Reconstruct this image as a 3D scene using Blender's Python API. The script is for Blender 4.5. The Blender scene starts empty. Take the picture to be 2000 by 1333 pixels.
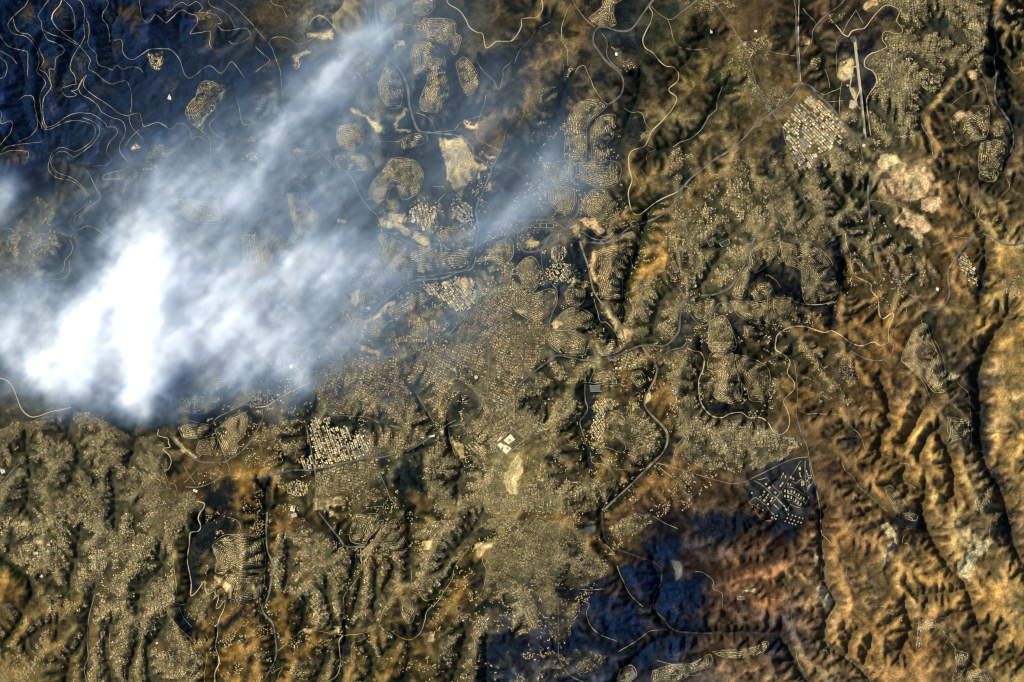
import bpy, math, random, time
import numpy as np
from mathutils import Vector
T0 = time.time()
random.seed(7); rng = np.random.default_rng(7)
scene = bpy.context.scene

# ---------------------------------------------------------------- camera, sky, sun, exposure
PX = 10.0                       # one photograph pixel is ten metres on the ground
CAM_H = 150000.0                # orbital camera, looking straight down
cam_data = bpy.data.cameras.new('camera')
cam_data.sensor_width = 36.0
cam_data.lens = 36.0 * (CAM_H - 560.0) / 20000.0
cam_data.clip_start = 1000.0
cam_data.clip_end = 400000.0
cam = bpy.data.objects.new('camera', cam_data)
cam.location = (0.0, 0.0, CAM_H)
scene.collection.objects.link(cam)
scene.camera = cam

SUN_EL = math.radians(40.0)
SUN_AZ = math.radians(162.0)    # direction towards the sun, from +X counter-clockwise: from the upper left
world = bpy.data.worlds.new('World'); scene.world = world; world.use_nodes = True
wn = world.node_tree.nodes; wl = world.node_tree.links
sky = wn.new('ShaderNodeTexSky'); sky.sky_type = 'NISHITA'; sky.sun_disc = False
sky.sun_elevation = SUN_EL
sky.sun_rotation = math.radians(90.0) - SUN_AZ
wl.new(sky.outputs['Color'], wn['Background'].inputs['Color'])
wn['Background'].inputs['Strength'].default_value = 0.10
sun_data = bpy.data.lights.new('sun', 'SUN')
sun_data.energy = 5.0; sun_data.angle = math.radians(0.5); sun_data.color = (1.0, 0.93, 0.80)
sun = bpy.data.objects.new('sun', sun_data); scene.collection.objects.link(sun)
sun_dir = Vector((math.cos(SUN_AZ) * math.cos(SUN_EL), math.sin(SUN_AZ) * math.cos(SUN_EL), math.sin(SUN_EL)))
sun.rotation_euler = sun_dir.to_track_quat('Z', 'Y').to_euler()
sun.location = (-9000, 9000, 20000)
vs = scene.view_settings
vs.view_transform = 'Standard'; vs.look = 'None'; vs.gamma = 1.0; vs.use_curve_mapping = False
vs.exposure = 0.75
cy = scene.cycles
cy.max_bounces = 10; cy.volume_bounces = 7; cy.diffuse_bounces = 2; cy.transparent_max_bounces = 8
cy.use_denoising = True; cy.filter_width = 1.1
cy.volume_step_rate = 2.0

# ---------------------------------------------------------------- helpers
col = scene.collection
TILE = {k: ((i % 4) * 500, [0, 333, 666, 1000][i // 4], 4.0) for i, k in enumerate('ABCDEFGHIJKLMNOP')}
TILE['Z'] = (1460, 900, 13.333)
TILE['Y'] = (940, 820, 19.9)

def to_px(t, s):
    ox, oy, k = TILE[t]
    return np.array([[ox + float(a) / k, oy + float(b) / k] for a, b in (p.split(',') for p in s.split())])

def world_xy(p):
    p = np.asarray(p, float)
    return np.stack([(p[..., 0] - 1000.0) * PX, (666.5 - p[..., 1]) * PX], -1)

_tab = np.random.default_rng(11).random((64, 256, 256)).astype(np.float32) * 2 - 1
def vnoise(x, y, seed):
    t = _tab[seed % 64]
    xi = np.floor(x).astype(np.int64); yi = np.floor(y).astype(np.int64)
    fx = (x - xi); fy = (y - yi)
    fx = fx * fx * fx * (fx * (fx * 6 - 15) + 10); fy = fy * fy * fy * (fy * (fy * 6 - 15) + 10)
    a = xi & 255; b = (xi + 1) & 255; c = yi & 255; d = (yi + 1) & 255
    return (t[a, c] * (1 - fx) + t[b, c] * fx) * (1 - fy) + (t[a, d] * (1 - fx) + t[b, d] * fx) * fy

def fbm(x, y, scale, seed, octaves=5, gain=0.5):
    x = np.asarray(x, float) / scale; y = np.asarray(y, float) / scale
    s = 0; a = 1.0; n = 0
    for o in range(octaves):
        s = s + a * vnoise(x + 17.3 * o, y - 9.1 * o, seed + o); n += a
        x, y = (x * 1.6 - y * 1.2), (x * 1.2 + y * 1.6); a *= gain
    return s / n * 1.6

def inside(px, py, poly):
    r = np.zeros(px.shape, bool); n = len(poly)
    for i in range(n):
        x0, y0 = poly[i]; x1, y1 = poly[(i + 1) % n]
        if y0 == y1: continue
        c = ((y0 > py) != (y1 > py)) & (px < (x1 - x0) * (py - y0) / (y1 - y0) + x0)
        r ^= c
    return r

def edge_dist(px, py, poly):
    d = np.full(px.shape, 1e9); n = len(poly)
    for i in range(n):
        x0, y0 = poly[i]; x1, y1 = poly[(i + 1) % n]
        vx, vy = x1 - x0, y1 - y0; L = vx * vx + vy * vy + 1e-9
        t = np.clip(((px - x0) * vx + (py - y0) * vy) / L, 0, 1)
        d = np.minimum(d, np.hypot(px - x0 - t * vx, py - y0 - t * vy))
    return d

def smooth_line(p, step):
    """Catmull-Rom through the points, resampled about every step."""
    p = np.asarray(p, float)
    q = np.vstack([2 * p[0] - p[1], p, 2 * p[-1] - p[-2]]); out = []
    for i in range(1, len(q) - 2):
        n = max(2, int(np.hypot(*(q[i + 1] - q[i])) / step)); t = np.linspace(0, 1, n, endpoint=False)[:, None]
        out.append(0.5 * (2 * q[i] + (q[i + 1] - q[i - 1]) * t + (2 * q[i - 1] - 5 * q[i] + 4 * q[i + 1] - q[i + 2]) * t ** 2 + (3 * q[i] - q[i - 1] - 3 * q[i + 1] + q[i + 2]) * t ** 3))
    return np.vstack(out + [p[-1:]])

def blur(a, n=1):
    for _ in range(n):
        b = np.pad(a, [(1, 1), (1, 1)] + [(0, 0)] * (a.ndim - 2), 'edge')
        a = (b[:-2, 1:-1] + b[2:, 1:-1] + b[1:-1, :-2] + b[1:-1, 2:] + 4 * b[1:-1, 1:-1]) / 8
    return a

def make_mesh(name, verts, quads=None, tris=None, smooth=False):
    me = bpy.data.meshes.new(name)
    verts = np.ascontiguousarray(verts, np.float32)
    parts = []; tot = []
    if quads is not None and len(quads): parts.append(np.asarray(quads).ravel()); tot.append(np.full(len(quads), 4))
    if tris is not None and len(tris): parts.append(np.asarray(tris).ravel()); tot.append(np.full(len(tris), 3))
    loops = np.concatenate(parts).astype(np.int32); tot = np.concatenate(tot).astype(np.int32)
    me.vertices.add(len(verts)); me.vertices.foreach_set('co', verts.ravel())
    me.loops.add(len(loops)); me.loops.foreach_set('vertex_index', loops)
    me.polygons.add(len(tot)); me.polygons.foreach_set('loop_start', np.concatenate([[0], np.cumsum(tot)[:-1]]).astype(np.int32))
    me.polygons.foreach_set('loop_total', tot)
    me.polygons.foreach_set('use_smooth', np.full(len(tot), smooth))
    me.update(calc_edges=True)
    return me

def link(name, me, mat=None, parent=None, kind=None, label=None, cat=None, group=None):
    o = bpy.data.objects.new(name, me); col.objects.link(o)
    if mat is not None and not me.materials: me.materials.append(mat)
    if parent is not None: o.parent = parent
    if kind: o['kind'] = kind
    if label: o['label'] = label
    if cat: o['category'] = cat
    if group: o['group'] = group
    return o

def face_tint(me, cols, domain='FACE'):
    at = me.attributes.new('tint', 'FLOAT_COLOR', domain)
    c = np.ones((len(cols), 4), np.float32); c[:, :3] = cols
    at.data.foreach_set('color', c.ravel())

def srgb(c):
    c = np.asarray(c, float) / 255.0
    return np.where(c < 0.04045, c / 12.92, ((c + 0.055) / 1.055) ** 2.4)

def material(name, color=None, attr=None, noise=0.0, scale=0.02, rough=0.9, bump=0.0, terrace=0.0):
    m = bpy.data.materials.new(name); m.use_nodes = True
    nt = m.node_tree; b = nt.nodes['Principled BSDF']
    b.inputs['Roughness'].default_value = rough
    b.inputs['Specular IOR Level'].default_value = 0.0 if rough > 0.5 else 0.3
    if attr:
        s = nt.nodes.new('ShaderNodeAttribute'); s.attribute_name = attr; src = s.outputs['Color']
    else:
        s = nt.nodes.new('ShaderNodeRGB'); s.outputs[0].default_value = (*color, 1); src = s.outputs[0]
    if noise:
        g = nt.nodes.new('ShaderNodeNewGeometry'); n = nt.nodes.new('ShaderNodeTexNoise')
        n.inputs['Scale'].default_value = scale; n.inputs['Detail'].default_value = 5; n.inputs['Roughness'].default_value = 0.62
        nt.links.new(g.outputs['Position'], n.inputs['Vector'])
        r = nt.nodes.new('ShaderNodeMapRange'); r.inputs['From Min'].default_value = 0.25; r.inputs['From Max'].default_value = 0.75
        r.inputs['To Min'].default_value = 1 - noise; r.inputs['To Max'].default_value = 1 + noise
        nt.links.new(n.outputs['Fac'], r.inputs['Value'])
        mul = nt.nodes.new('ShaderNodeVectorMath'); mul.operation = 'SCALE'
        nt.links.new(src, mul.inputs[0]); nt.links.new(r.outputs[0], mul.inputs['Scale']); src = mul.outputs[0]
        if bump:
            bp = nt.nodes.new('ShaderNodeBump'); bp.inputs['Distance'].default_value = bump
            nt.links.new(n.outputs['Fac'], bp.inputs['Height']); nt.links.new(bp.outputs[0], b.inputs['Normal'])
    if terrace:                                     # dry-stone terraces follow the contours
        sp = nt.nodes.new('ShaderNodeSeparateXYZ'); nt.links.new(g.outputs['Position'], sp.inputs[0])
        n2 = nt.nodes.new('ShaderNodeTexNoise'); n2.inputs['Scale'].default_value = 0.0022; n2.inputs['Detail'].default_value = 3
        nt.links.new(g.outputs['Position'], n2.inputs['Vector'])
        def mth(op, a, b):
            q = nt.nodes.new('ShaderNodeMath'); q.operation = op
            for i, v in enumerate((a, b)):
                if isinstance(v, (int, float)): q.inputs[i].default_value = v
                else: nt.links.new(v, q.inputs[i])
            return q.outputs[0]
        ph = mth('ADD', mth('MULTIPLY', sp.outputs[2], 0.62), mth('MULTIPLY', n.outputs['Fac'], 5.0))
        amt = mth('MULTIPLY', mth('MAXIMUM', mth('SUBTRACT', n2.outputs['Fac'], 0.42), 0.0), 6.0 * terrace)
        fac = mth('ADD', 1.0, mth('MULTIPLY', mth('SINE', ph, 0.0), amt))
        m2 = nt.nodes.new('ShaderNodeVectorMath'); m2.operation = 'SCALE'
        nt.links.new(src, m2.inputs[0]); nt.links.new(fac, m2.inputs['Scale']); src = m2.outputs[0]
    nt.links.new(src, b.inputs['Base Color'])
    return m

ROADS = '''
h B 935,0 940,130 960,260 975,370 1010,430 1080,500 1130,560 1170,640 1190,720 1195,800 1210,870 1250,990 1290,1030 1380,1040 1480,1050 1560,1060 1640,1100 1690,1160 1710,1220 1780,1270 1840,1332 1800,1432 1760,1532 1730,1592 1720,1662 1730,1732 1740,1802 1720,1872 1710,1972 1640,2102 1560,2132 1470,2172 1330,2187 1250,2192 1170,2222 1080,2292 1000,2362 920,2432 850,2492
h C 1105,0 1060,60 1010,130 970,190 920,240 850,250 780,235 720,215 670,225 640,270 635,340 680,410 730,480 800,540 850,590 870,660 850,740 800,790 750,820
h D 200,0 215,100 220,250 225,400 235,550 235,650 200,730 120,810 0,905 -100,980 -170,1060 -240,1130 -320,1190 -420,1250 -520,1332 -600,1392 -660,1462 -700,1532 -740,1592 -790,1652 -870,1702 -940,1732 -1030,1762 -1100,1792 -1150,1832 -1210,1872 -1280,1902 -1380,1897 -1460,1892 -1560,1882 -1630,1877 -1700,1912 -1770,1952 -1850,1972 -1910,1962 -1940,1912 -2000,1832
h D 240,655 330,680 400,760 460,810 560,930 640,1020 720,1080 770,1100
h D 1850,0 1800,90 1770,190 1790,300 1800,400 1770,440 1770,500 1785,570 1770,700 1780,800 1830,870 1890,960 1920,1080 1900,1180 1840,1250 1820,1330
h D 850,1170 845,1333 790,1400 785,1572 790,1662 810,1792 840,1872 900,1962 960,2052 1010,2162 1030,2232 1090,2292 1170,2342 1220,2402 1300,2417 1380,2382 1420,2292 1410,2192 1410,2112 1450,2042 1520,1942 1600,1862 1670,1832 1730,1842 1790,1882 1870,1917 2000,1902
h G 500,390 460,430 410,460 300,510 260,570 230,620
h G 400,450 330,405 240,390 130,390 0,400 -100,440
w G 530,560 560,650 590,740 610,830 630,920 670,1000 740,1080 800,1130 850,1220 880,1333
h G 1920,480 1880,560 1840,680 1790,780 1730,880 1680,930 1580,970 1480,980 1380,1010 1330,1060 1310,1160 1300,1260 1240,1333
h K 0,400 100,300 200,220 280,160 350,115 450,130 550,150 640,150 700,145 800,120 900,80 980,45 1060,35 1180,40 1250,0
w K 1020,50 1060,110 1110,160 1130,230 1110,310 1070,380 1035,440 1040,510 1070,560 1120,610 1170,660 1210,720 1210,800 1170,880 1110,940 1070,980 1000,1050 900,1150 800,1240 720,1320
h I 1330,740 1390,810 1450,860 1500,900 1560,940 1640,950 1760,945 1800,920 1880,870 1940,810 2000,740
h J 0,1070 150,1040 300,1010 440,1010 460,1000 600,970 750,940 860,915 970,910 1080,885 1200,850 1290,800 1380,740 1450,690 1500,650 1560,620
h N 490,0 560,90 640,190 710,270 850,270
h N 90,0 80,150 90,300 120,370 130,450 110,600 80,700 50,720 60,790 130,870 150,980 160,1080 140,1180 60,1320
y O 700,0 710,130 730,220 800,280 900,320 1010,360 1100,390 1160,440 1170,500 1150,590 1110,670 1110,760 1180,830 1230,900 1300,935 1400,945 1560,950 1700,950 2000,950 2080,980 2140,1040 2190,1120 2240,1230 2300,1290 2360,1340
r B 1490,0 1510,40 1590,90 1640,160 1670,220 1730,260 1770,270 1785,340 1800,380 1840,360 1880,330 1940,330 2000,320 2050,260 2075,200 2075,155 2130,145 2190,140 2230,100 2240,50 2230,0
r C 1070,60 1095,110 1080,180 1040,260 1020,320 1040,380 1100,420 1150,480 1200,520 1260,530 1300,580 1290,640 1230,690 1230,720 1280,760 1280,800 1240,870 1170,950 1090,1030 1070,1080 1030,1150 960,1170 920,1200 910,1250 915,1332 935,1412 910,1492 910,1552 930,1642 960,1677 1000,1677 1060,1632 1110,1592 1180,1552 1290,1502 1340,1452
r D 240,0 235,150 235,300 240,450 250,640
r D 520,190 560,240 580,270 620,290 650,250 700,235 750,225 800,160 850,100 910,50 980,60 1020,100 1000,170 1040,220 1040,260 990,270 930,250 890,270 890,320 920,370 860,405 790,430 750,480 755,530 810,560 840,610 840,660 800,720 770,770 770,850 785,950 800,1060
r H 600,490 610,580 640,650 650,760 690,830 800,885 810,940 860,1010 870,1120 900,1160 960,1120 980,1140 940,1240 940,1332 920,1357 870,1367 820,1342 720,1372 620,1332 580,1300 500,1255 430,1265 280,1220 160,1230 80,1280 60,1332 60,1402 110,1432 170,1492 150,1582 200,1652 200,1712 140,1772 120,1812 155,1892 165,1962 150,2022 100,2062 40,2042 0,1972 -60,1932 -150,1932 -210,1892 -300,1902 -360,1932 -430,1922 -490,1872 -530,1802 -540,1732 -540,1632 -510,1562 -500,1482 -530,1422 -580,1412 -630,1392
r I 0,290 60,310 110,370 140,450 180,540 240,590 300,590 400,555 470,540 560,520
r I 1240,690 1240,740 1310,760 1320,800 1330,830 1280,840 1290,860 1330,900 1340,950 1320,1000 1290,1010
r I 1540,1250 1600,1270 1590,1310 1570,1336 1550,1386 1570,1446 1550,1486 1490,1501 1480,1586 1465,1706 1480,1806 1495,1896 1490,1976 1500,1991 1540,1956 1600,1876 1605,1936 1630,1976 1685,1951 1680,1996 1665,2026 1700,1986 1710,2006 1690,2086 1720,2076 1760,2026 1750,2096 1710,2186 1700,2296 1685,2386 1710,2476 1710,2526 1680,2596 1680,2680
r J 0,520 80,510 150,470 230,420 330,370 420,330
r N 680,965 650,1010 655,1100 660,1180 630,1280 540,1335
g C 470,0 500,60 560,140 610,190 650,220
g C 1080,50 1130,100 1200,150 1250,155 1310,110 1390,50 1450,0
g C 1560,0 1620,80 1700,190 1760,290 1810,380 1850,470 1890,610 1920,720 2000,830 2060,930 2110,1000 2130,1100 2170,1170
g D 1580,280 1640,370 1670,440
g D 940,880 960,760 960,640 980,520 1060,450 1150,400
g D 700,1090 600,1110 500,1170 400,1230 350,1300
g D 710,1090 730,1200 750,1333
g D 600,0 540,60 470,110 400,170 350,240 340,320 300,380 270,430
g G 230,620 235,740 260,840 310,890 350,940 345,1040 310,1130 290,1220 350,1240 450,1245 560,1310 590,1332 630,1392 660,1482 640,1572 600,1662
g G 1380,1010 1370,1080 1410,1150 1470,1210 1530,1200 1570,1100 1620,1040 1700,1050 1760,1130 1850,1180 2000,1220
g G 1290,880 1330,970 1340,1010
g G 520,230 520,310 480,380 430,440
g G 1220,330 1290,355 1440,360
g G 520,480 560,490 620,530 700,545 780,520
g K 1120,160 1180,110 1250,70 1330,50 1370,0
g K 570,340 570,450 590,530 560,590 530,640 560,740 580,820
g K 1100,950 1200,970 1300,1000 1400,1030 1500,1060 1620,1095 1720,1115 1820,1100 1900,1060 2000,1010 2100,960 2200,920 2310,905
g K 690,900 750,980 800,1060 800,1140 750,1220 710,1320
g K 0,860 60,800 150,720 230,650
g L 560,0 620,60 700,110 780,145 860,155 920,140 970,90 980,0
g L 200,150 220,280 230,430 220,560 250,700 300,820 320,920 350,1050 380,1180 410,1336 410,1416 420,1516 415,1596 440,1656 425,1736 415,1826 450,1896 480,1986 520,2046 510,2106 460,2186 430,2256 440,2336 510,2416 600,2466 680,2526 740,2576 780,2680
g L 570,930 600,1010 660,1060 710,1140 790,1210 870,1280 930,1330
g I 240,640 330,600 430,590 520,600
g I 1480,620 1550,640 1640,660 1680,700 1720,800 1760,900 1800,1010 1800,1040
g I 1640,660 1700,600 1800,550 1900,500 2000,510
g I 1450,1140 1560,1140 1650,1110 1740,1060 1800,1045 1900,1070 2000,1070
g I 30,1100 100,1010 200,930 300,890 430,870
g M 740,650 700,800 690,880 680,1010 690,1130 660,1220 680,1333
g M 800,0 760,300 780,480 750,600
g J 450,1333 470,1180 465,1040 440,900 420,790 390,660
g J 90,0 110,100 90,250 90,400 85,520 40,640 0,720
g J 820,0 800,60 740,120 690,170 620,170 570,150 500,110
g J 1000,130 1090,120 1140,140 1190,180 1250,150 1350,60 1420,0
g J 1500,660 1510,740 1540,850 1580,930 1620,950 1600,1050 1570,1100
g J 1700,380 1740,440 1750,500 1740,560 1640,640 1510,670
g J 1810,0 1815,200 1805,420
g J 1730,380 1900,470 2000,520
g J 500,570 620,580 760,590 880,600 960,640
g J 960,1020 1020,1150 1050,1230 1100,1280
g J 1000,1290 900,1300 830,1333
g J 1230,380 1300,490 1350,570 1390,640
g J 1040,660 1150,690 1240,790
g F 1720,960 1720,1080 1690,1130 1600,1180 1500,1290
g O 360,700 360,900 360,1050 370,1150 450,1270 560,1330
g Z 170,520 300,590 450,700 620,870 760,980 900,1120 1060,1290
g Z 490,440 600,580 700,700 840,830
t Z 260,500 490,440
t Z 840,830 1100,860 1250,930 1490,1080
t Z 900,870 900,960 940,1000 1150,1040 1290,1130 1400,1190 1480,1160 1580,960 1500,900 1230,730 1070,690 950,700 850,830 750,970
t Z 860,820 980,600 1060,450 1180,320 1340,50 1400,0
t Z 1490,0 1490,400 1530,640 1560,780 1490,810 1440,640 1400,480 1260,580 1150,540
t Z 1600,60 1650,380 1700,530 1560,780
t Z 1490,410 1650,380
t Z 40,1080 200,960 330,1040 480,1170 600,1330
t Z 330,1040 500,800
t Z 470,1090 620,890
t Z 600,1160 740,990
t Z 40,1080 80,1130 180,1160 370,1300
t Z 1070,1330 1070,1200 1120,1150 1200,1180 1300,1220 1470,1250
t Z 180,1160 200,1300 330,1480 480,1560 600,1560 700,1440 600,1330
t A 230,0 190,60 110,130 70,180 70,220 110,265 200,290 260,340 300,430 305,500 290,560 340,610 355,660 315,740 320,850 330,960 360,1010
t A 110,150 120,210 160,255 230,275 290,345 320,420 345,470 330,510 310,545 355,570 400,650 395,700 345,770 335,850 345,950 365,995
t A 360,1000 430,980 500,930 560,900 620,885 700,890 750,910 830,970 840,995 905,1000 920,1040 880,1090 840,1150 840,1200 875,1250 830,1290 730,1305
t A 345,1015 400,1010 460,980 520,955 600,945 680,960 740,990 750,1040 730,1090 680,1140 600,1185 560,1180 480,1155 420,1190 390,1260 385,1332 430,1382 470,1397 530,1407 600,1437 660,1492 690,1552 670,1602 600,1662 555,1712 550,1762 590,1802 640,1787 690,1767 760,1792 810,1832 850,1857
t A 650,920 720,950 770,985 785,1030 760,1090 700,1150 630,1200 580,1230 520,1190 460,1190 410,1240 405,1290 430,1332 480,1362 560,1392 620,1432 680,1502 715,1552 690,1612 620,1672 580,1712 590,1742
t A 390,0 330,80 305,130 330,180 335,230 400,270 500,300 600,350
t A 335,240 370,310 440,340 500,380 495,420 440,460 430,540 385,545 400,640
r A 490,0 470,50 420,110 410,160
t A 410,160 450,220 520,280 620,355 690,440 710,480 695,540 760,580 830,640 880,660 940,640 990,640 1020,700 1030,760 1030,830 1020,880
t A 500,0 560,60 585,130 580,230 500,240
t A 590,0 640,20 665,90 660,200 665,280 640,340 600,400 560,470 550,540 590,600 600,660
t A 665,130 695,190 700,260 690,340 710,380 750,420 775,510 830,530 880,550 910,510 960,540 1030,525 1090,535 1120,570
t A 835,0 850,40 800,130 840,200 855,260 860,330
g A 895,320 940,310 960,340 960,400 990,450 1040,470 1110,430 1180,390 1280,385 1340,395 1400,460 1430,540 1450,590 1490,615 1540,580 1600,530 1650,520 1720,575 1760,550 1800,490 1830,500 1870,550 1910,610
t A 1090,0 1100,60 1110,130 1150,180 1190,155 1215,120 1260,150 1300,180 1350,140 1420,85 1480,110 1540,130 1545,180 1510,230 1490,270 1560,260 1640,250 1650,290 1640,350 1670,390
t A 1290,80 1340,90 1380,50 1430,25 1480,50 1540,20 1590,70 1560,100 1650,110 1700,130 1735,180 1710,190
t A 1630,0 1650,50 1740,90 1800,140 1840,220
t A 1710,210 1740,240 1800,240 1840,235 1920,225 1950,250 1960,290 1900,330 1830,350 1790,325
g A 1750,0 1850,70 1910,130 1990,210
t A 680,590 660,640 660,680 720,740 800,790 870,840 940,890 1000,910
t A 665,600 620,680 640,740 710,780 770,830 800,880 870,920 940,940 980,990 975,1060 940,1120 940,1190 1000,1260
t A 600,660 490,690 485,720 530,760 600,745 560,710 610,700 665,600
t A 1000,905 1090,890 1110,940 1130,990 1220,960 1280,980 1340,1015 1390,970 1450,980 1490,1030 1500,1085 1550,1065 1605,1100
t A 1010,910 1020,970 1070,1040 1130,1095
t A 1085,1020 1020,1080 980,1140
t A 1680,930 1650,960 1640,990 1680,1050 1740,1090 1800,1120
t A 1570,1020 1640,1090 1645,1240
t A 0,270 50,350 110,380 200,400 220,430 220,600
t A 0,450 50,490 60,540 40,600 0,620
t A 0,400 90,450 130,500
t A 0,860 20,900 10,970 90,950 100,1000 70,1060 0,1140
t A 0,1210 60,1150 200,1125 335,1110
t A 0,1215 80,1180 210,1185 225,1220 210,1240
t A 150,780 200,750 260,760 275,850 290,900 290,1000 240,1060 150,1110
t A 275,900 310,960 330,1010
t A 1850,760 1870,850 1900,970 1990,965
t B 0,230 60,300 105,350 140,410 170,490 195,570 200,660 215,770
t B 105,350 120,310 200,295 260,310 330,350 400,330 470,300
t B 0,370 60,430 110,480 30,540 0,570
t B 110,0 140,40 200,60 230,110 250,140
t B 940,1110 1020,1110 1110,1110 1180,1060
t B 940,1110 915,1200 940,1290 900,1310
t B 330,1180 360,1220 400,1230 460,1210 500,1190 560,1250 640,1320 690,1332 760,1412 790,1482 830,1562 890,1632 960,1692
t B 1250,880 1320,910 1370,950 1390,1000 1390,1020
t B 1720,480 1760,540 1820,600 1860,640 1900,710 1930,600 1930,550 1990,490
t B 1800,740 1780,830 1750,910 1730,1010 1730,1080 1800,1130 1920,1190
t B 1950,1030 1930,1120 1900,1210 1840,1320
t B 1400,1030 1540,1020 1590,970 1650,940 1750,910
t B 860,0 880,60 900,120
r B 420,200 450,150 510,130 570,170 620,230
t B 0,850 60,860 150,880 240,940
t C 460,30 420,110 385,230 395,330 430,400 435,520
t C 490,570 520,530 565,525 600,600 640,690 700,780 745,820
t C 870,850 930,880 1010,885 1040,960 1080,1020
t C 1210,150 1240,230 1260,320 1290,370
t C 300,175 200,230 150,300 60,400 20,500
t C 1510,680 1530,640 1580,620
t C 1640,680 1600,790 1595,860 1540,910 1480,1010 1400,1080 1320,1110 1260,1150
t C 700,270 740,330 740,440 800,520 850,560
t C 1300,690 1390,710 1420,660 1380,630
t C 1060,1140 1120,1170 1060,1200 1050,1250
t C 1530,380 1420,390 1290,370
t D 560,280 530,330 530,450 540,590 570,640 560,690 470,730 430,745 340,690 260,650
t D 440,540 470,620 480,690
t D 1800,425 1850,470 1920,560 1970,560 1990,480
t D 1650,610 1690,650 1720,760 1760,830
t D 1660,320 1640,400 1690,500 1690,560
t D 1420,830 1500,760 1610,700
t D 1330,1240 1290,1220 1270,1100 1210,1000 1190,920
t D 1370,1200 1360,1240 1330,1240
t D 0,400 100,430 210,440
t D 580,270 620,180 680,90
t D 680,80 740,190
t D 270,70 310,120 370,180
t D 565,690 555,800 550,960
t D 460,800 600,790
t D 1590,830 1640,830 1720,830
t D 1500,600 1470,630 1430,610
t H 790,240 850,240 960,265 1070,300 1190,350 1260,400 1270,450 1370,465 1370,510 1330,570 1250,575
t H 850,0 850,90 880,170 870,240
t H 1090,90 1090,190 1115,250 1090,300
t H 1500,0 1485,120 1510,240 1560,310 1620,325
t H 1870,60 1890,130 1840,190 1780,250 1700,255 1660,300 1650,370 1700,420 1730,500
t H 1640,100 1640,180 1620,240 1625,370
t H 960,1330 990,1230 1070,1160 1090,1050 1150,1020 1180,1030
t H 1370,500 1560,530 1640,500
t H 1770,550 1790,640 1850,760 1880,820 1880,870
t H 870,700 870,780 900,880
t H 1030,900 1000,1070 980,1080 1000,970
t H 0,820 60,860 100,920
t H 150,990 220,1030 320,1050 520,1030 550,940
t H 1180,1030 1200,1180 1240,1270 1280,1333
t H 420,600 480,560 530,510 590,495
t E 680,0 720,70 760,150 790,215 700,290 620,370
t E 960,0 870,20 810,45 810,75 870,70 980,75 980,130 960,190
t E 0,450 90,460 130,500 160,440
t E 550,540 570,600 550,660 505,710 505,750 470,800 350,820 220,840
t E 540,700 545,790 490,850 400,850 330,880 380,900 370,960
g F 240,610 330,590 420,570 480,530 540,560 570,610
t F 1380,130 1450,130 1480,180 1430,240 1450,290
t G 640,1000 660,1080 690,1180 740,1190 800,1260 840,1333
t G 1010,0 1060,80 1020,170
t G 950,30 990,100 1010,160
t G 540,390 600,420 640,480 700,520 760,520
t G 820,380 800,460 760,520
t K 550,325 620,330 720,345 800,350 850,340
t K 1260,630 1280,670 1330,710 1330,760 1280,830 1260,920 1280,970
t K 740,690 800,730 860,780 885,840 850,870 770,840 720,830 650,810
t K 610,870 630,950 700,960 800,1000 940,990 930,900
t K 1150,330 1180,390 1240,410
t K 1150,990 1230,1050 1280,1090 1330,1060 1390,1110
t K 350,680 370,720 430,720 490,740
t L 240,540 300,570 420,570 560,580 620,610 640,660 720,740 770,860 870,890 950,885 1020,950 1100,970 1080,1030 1020,1080 1100,1120 1150,1150
t L 1100,0 1090,100 1040,150 1100,210 1200,310 1250,400 1280,480 1330,540 1400,590 1400,700 1420,740 1400,800 1480,770
t L 1300,0 1340,70 1380,190 1380,310 1390,400 1440,490 1520,560 1580,530
t L 1460,270 1500,350 1560,400 1580,500 1590,650 1590,800 1580,900 1620,980 1660,1050 1660,1110 1710,1150 1720,1200
t L 1660,1110 1630,1170 1600,1220
t I 1290,1010 1320,1100 1370,1120 1390,1180
t I 1440,1110 1500,1050 1560,980
t I 1440,980 1530,1120
t M 1330,180 1350,300 1360,430 1380,560 1385,650 1400,720 1450,720
t M 1400,740 1440,830 1500,900
t M 1180,560 1250,640 1330,700 1400,720
t M 1300,760 1380,880 1500,1000 1550,1080 1590,1140
t M 1610,960 1630,1000 1610,1050 1620,1130 1600,1250 1600,1333
t M 860,950 860,1080 900,1140 950,1190 1000,1220
t M 1850,60 1880,100 1860,170 1760,180 1660,240
t M 1780,40 1850,60
t N 170,1090 260,1010 370,920 430,920 560,940 650,960 740,960 840,945 920,920 960,890 990,880 1060,930 1150,990 1230,990 1290,930 1320,850 1340,770 1420,700 1470,620 1530,530 1550,440 1600,360 1700,240
t N 1210,420 1210,590 1130,640 1050,690 1000,760 960,880
t N 60,1320 140,1250 210,1210 180,1270 170,1320
t N 820,280 820,470 700,640 680,720
t N 1220,620 1280,650 1320,690 1390,680
t N 1700,900 1710,1050 1720,1200
t N 1850,270 1790,290 1770,380 1800,460 1780,600
t N 760,1333 750,1050 830,1000 950,930
t O 130,130 200,40 260,60 330,80 420,65 490,80 560,100
t O 520,600 600,610 720,600
t O 540,690 600,720 580,790 620,900 700,960 820,1010
t O 830,1090 900,1050 1000,990 1080,930 1210,920
t O 720,330 800,330 720,250
t O 820,420 860,520 920,640 1020,740
t O 1430,460 1500,480 1570,540 1570,600 1640,640 1640,760
t O 1900,620 1960,670 2000,675 2100,690 2160,685 2190,900
t O 1100,30 1200,90 1290,130
t O 1130,1160 1250,1190 1370,1270 1480,1260
t P 420,170 490,250 540,310 610,420 610,480 650,560
t P 650,590 740,610 790,670 760,740
t P 790,740 900,740 960,770 1060,780 1100,840
t P 1760,0 1740,90 1730,220
t P 1200,1080 1300,1170
t P 1170,1100 1140,1230 1090,1330
t P 1560,1150 1650,1230 1740,1310
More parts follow.
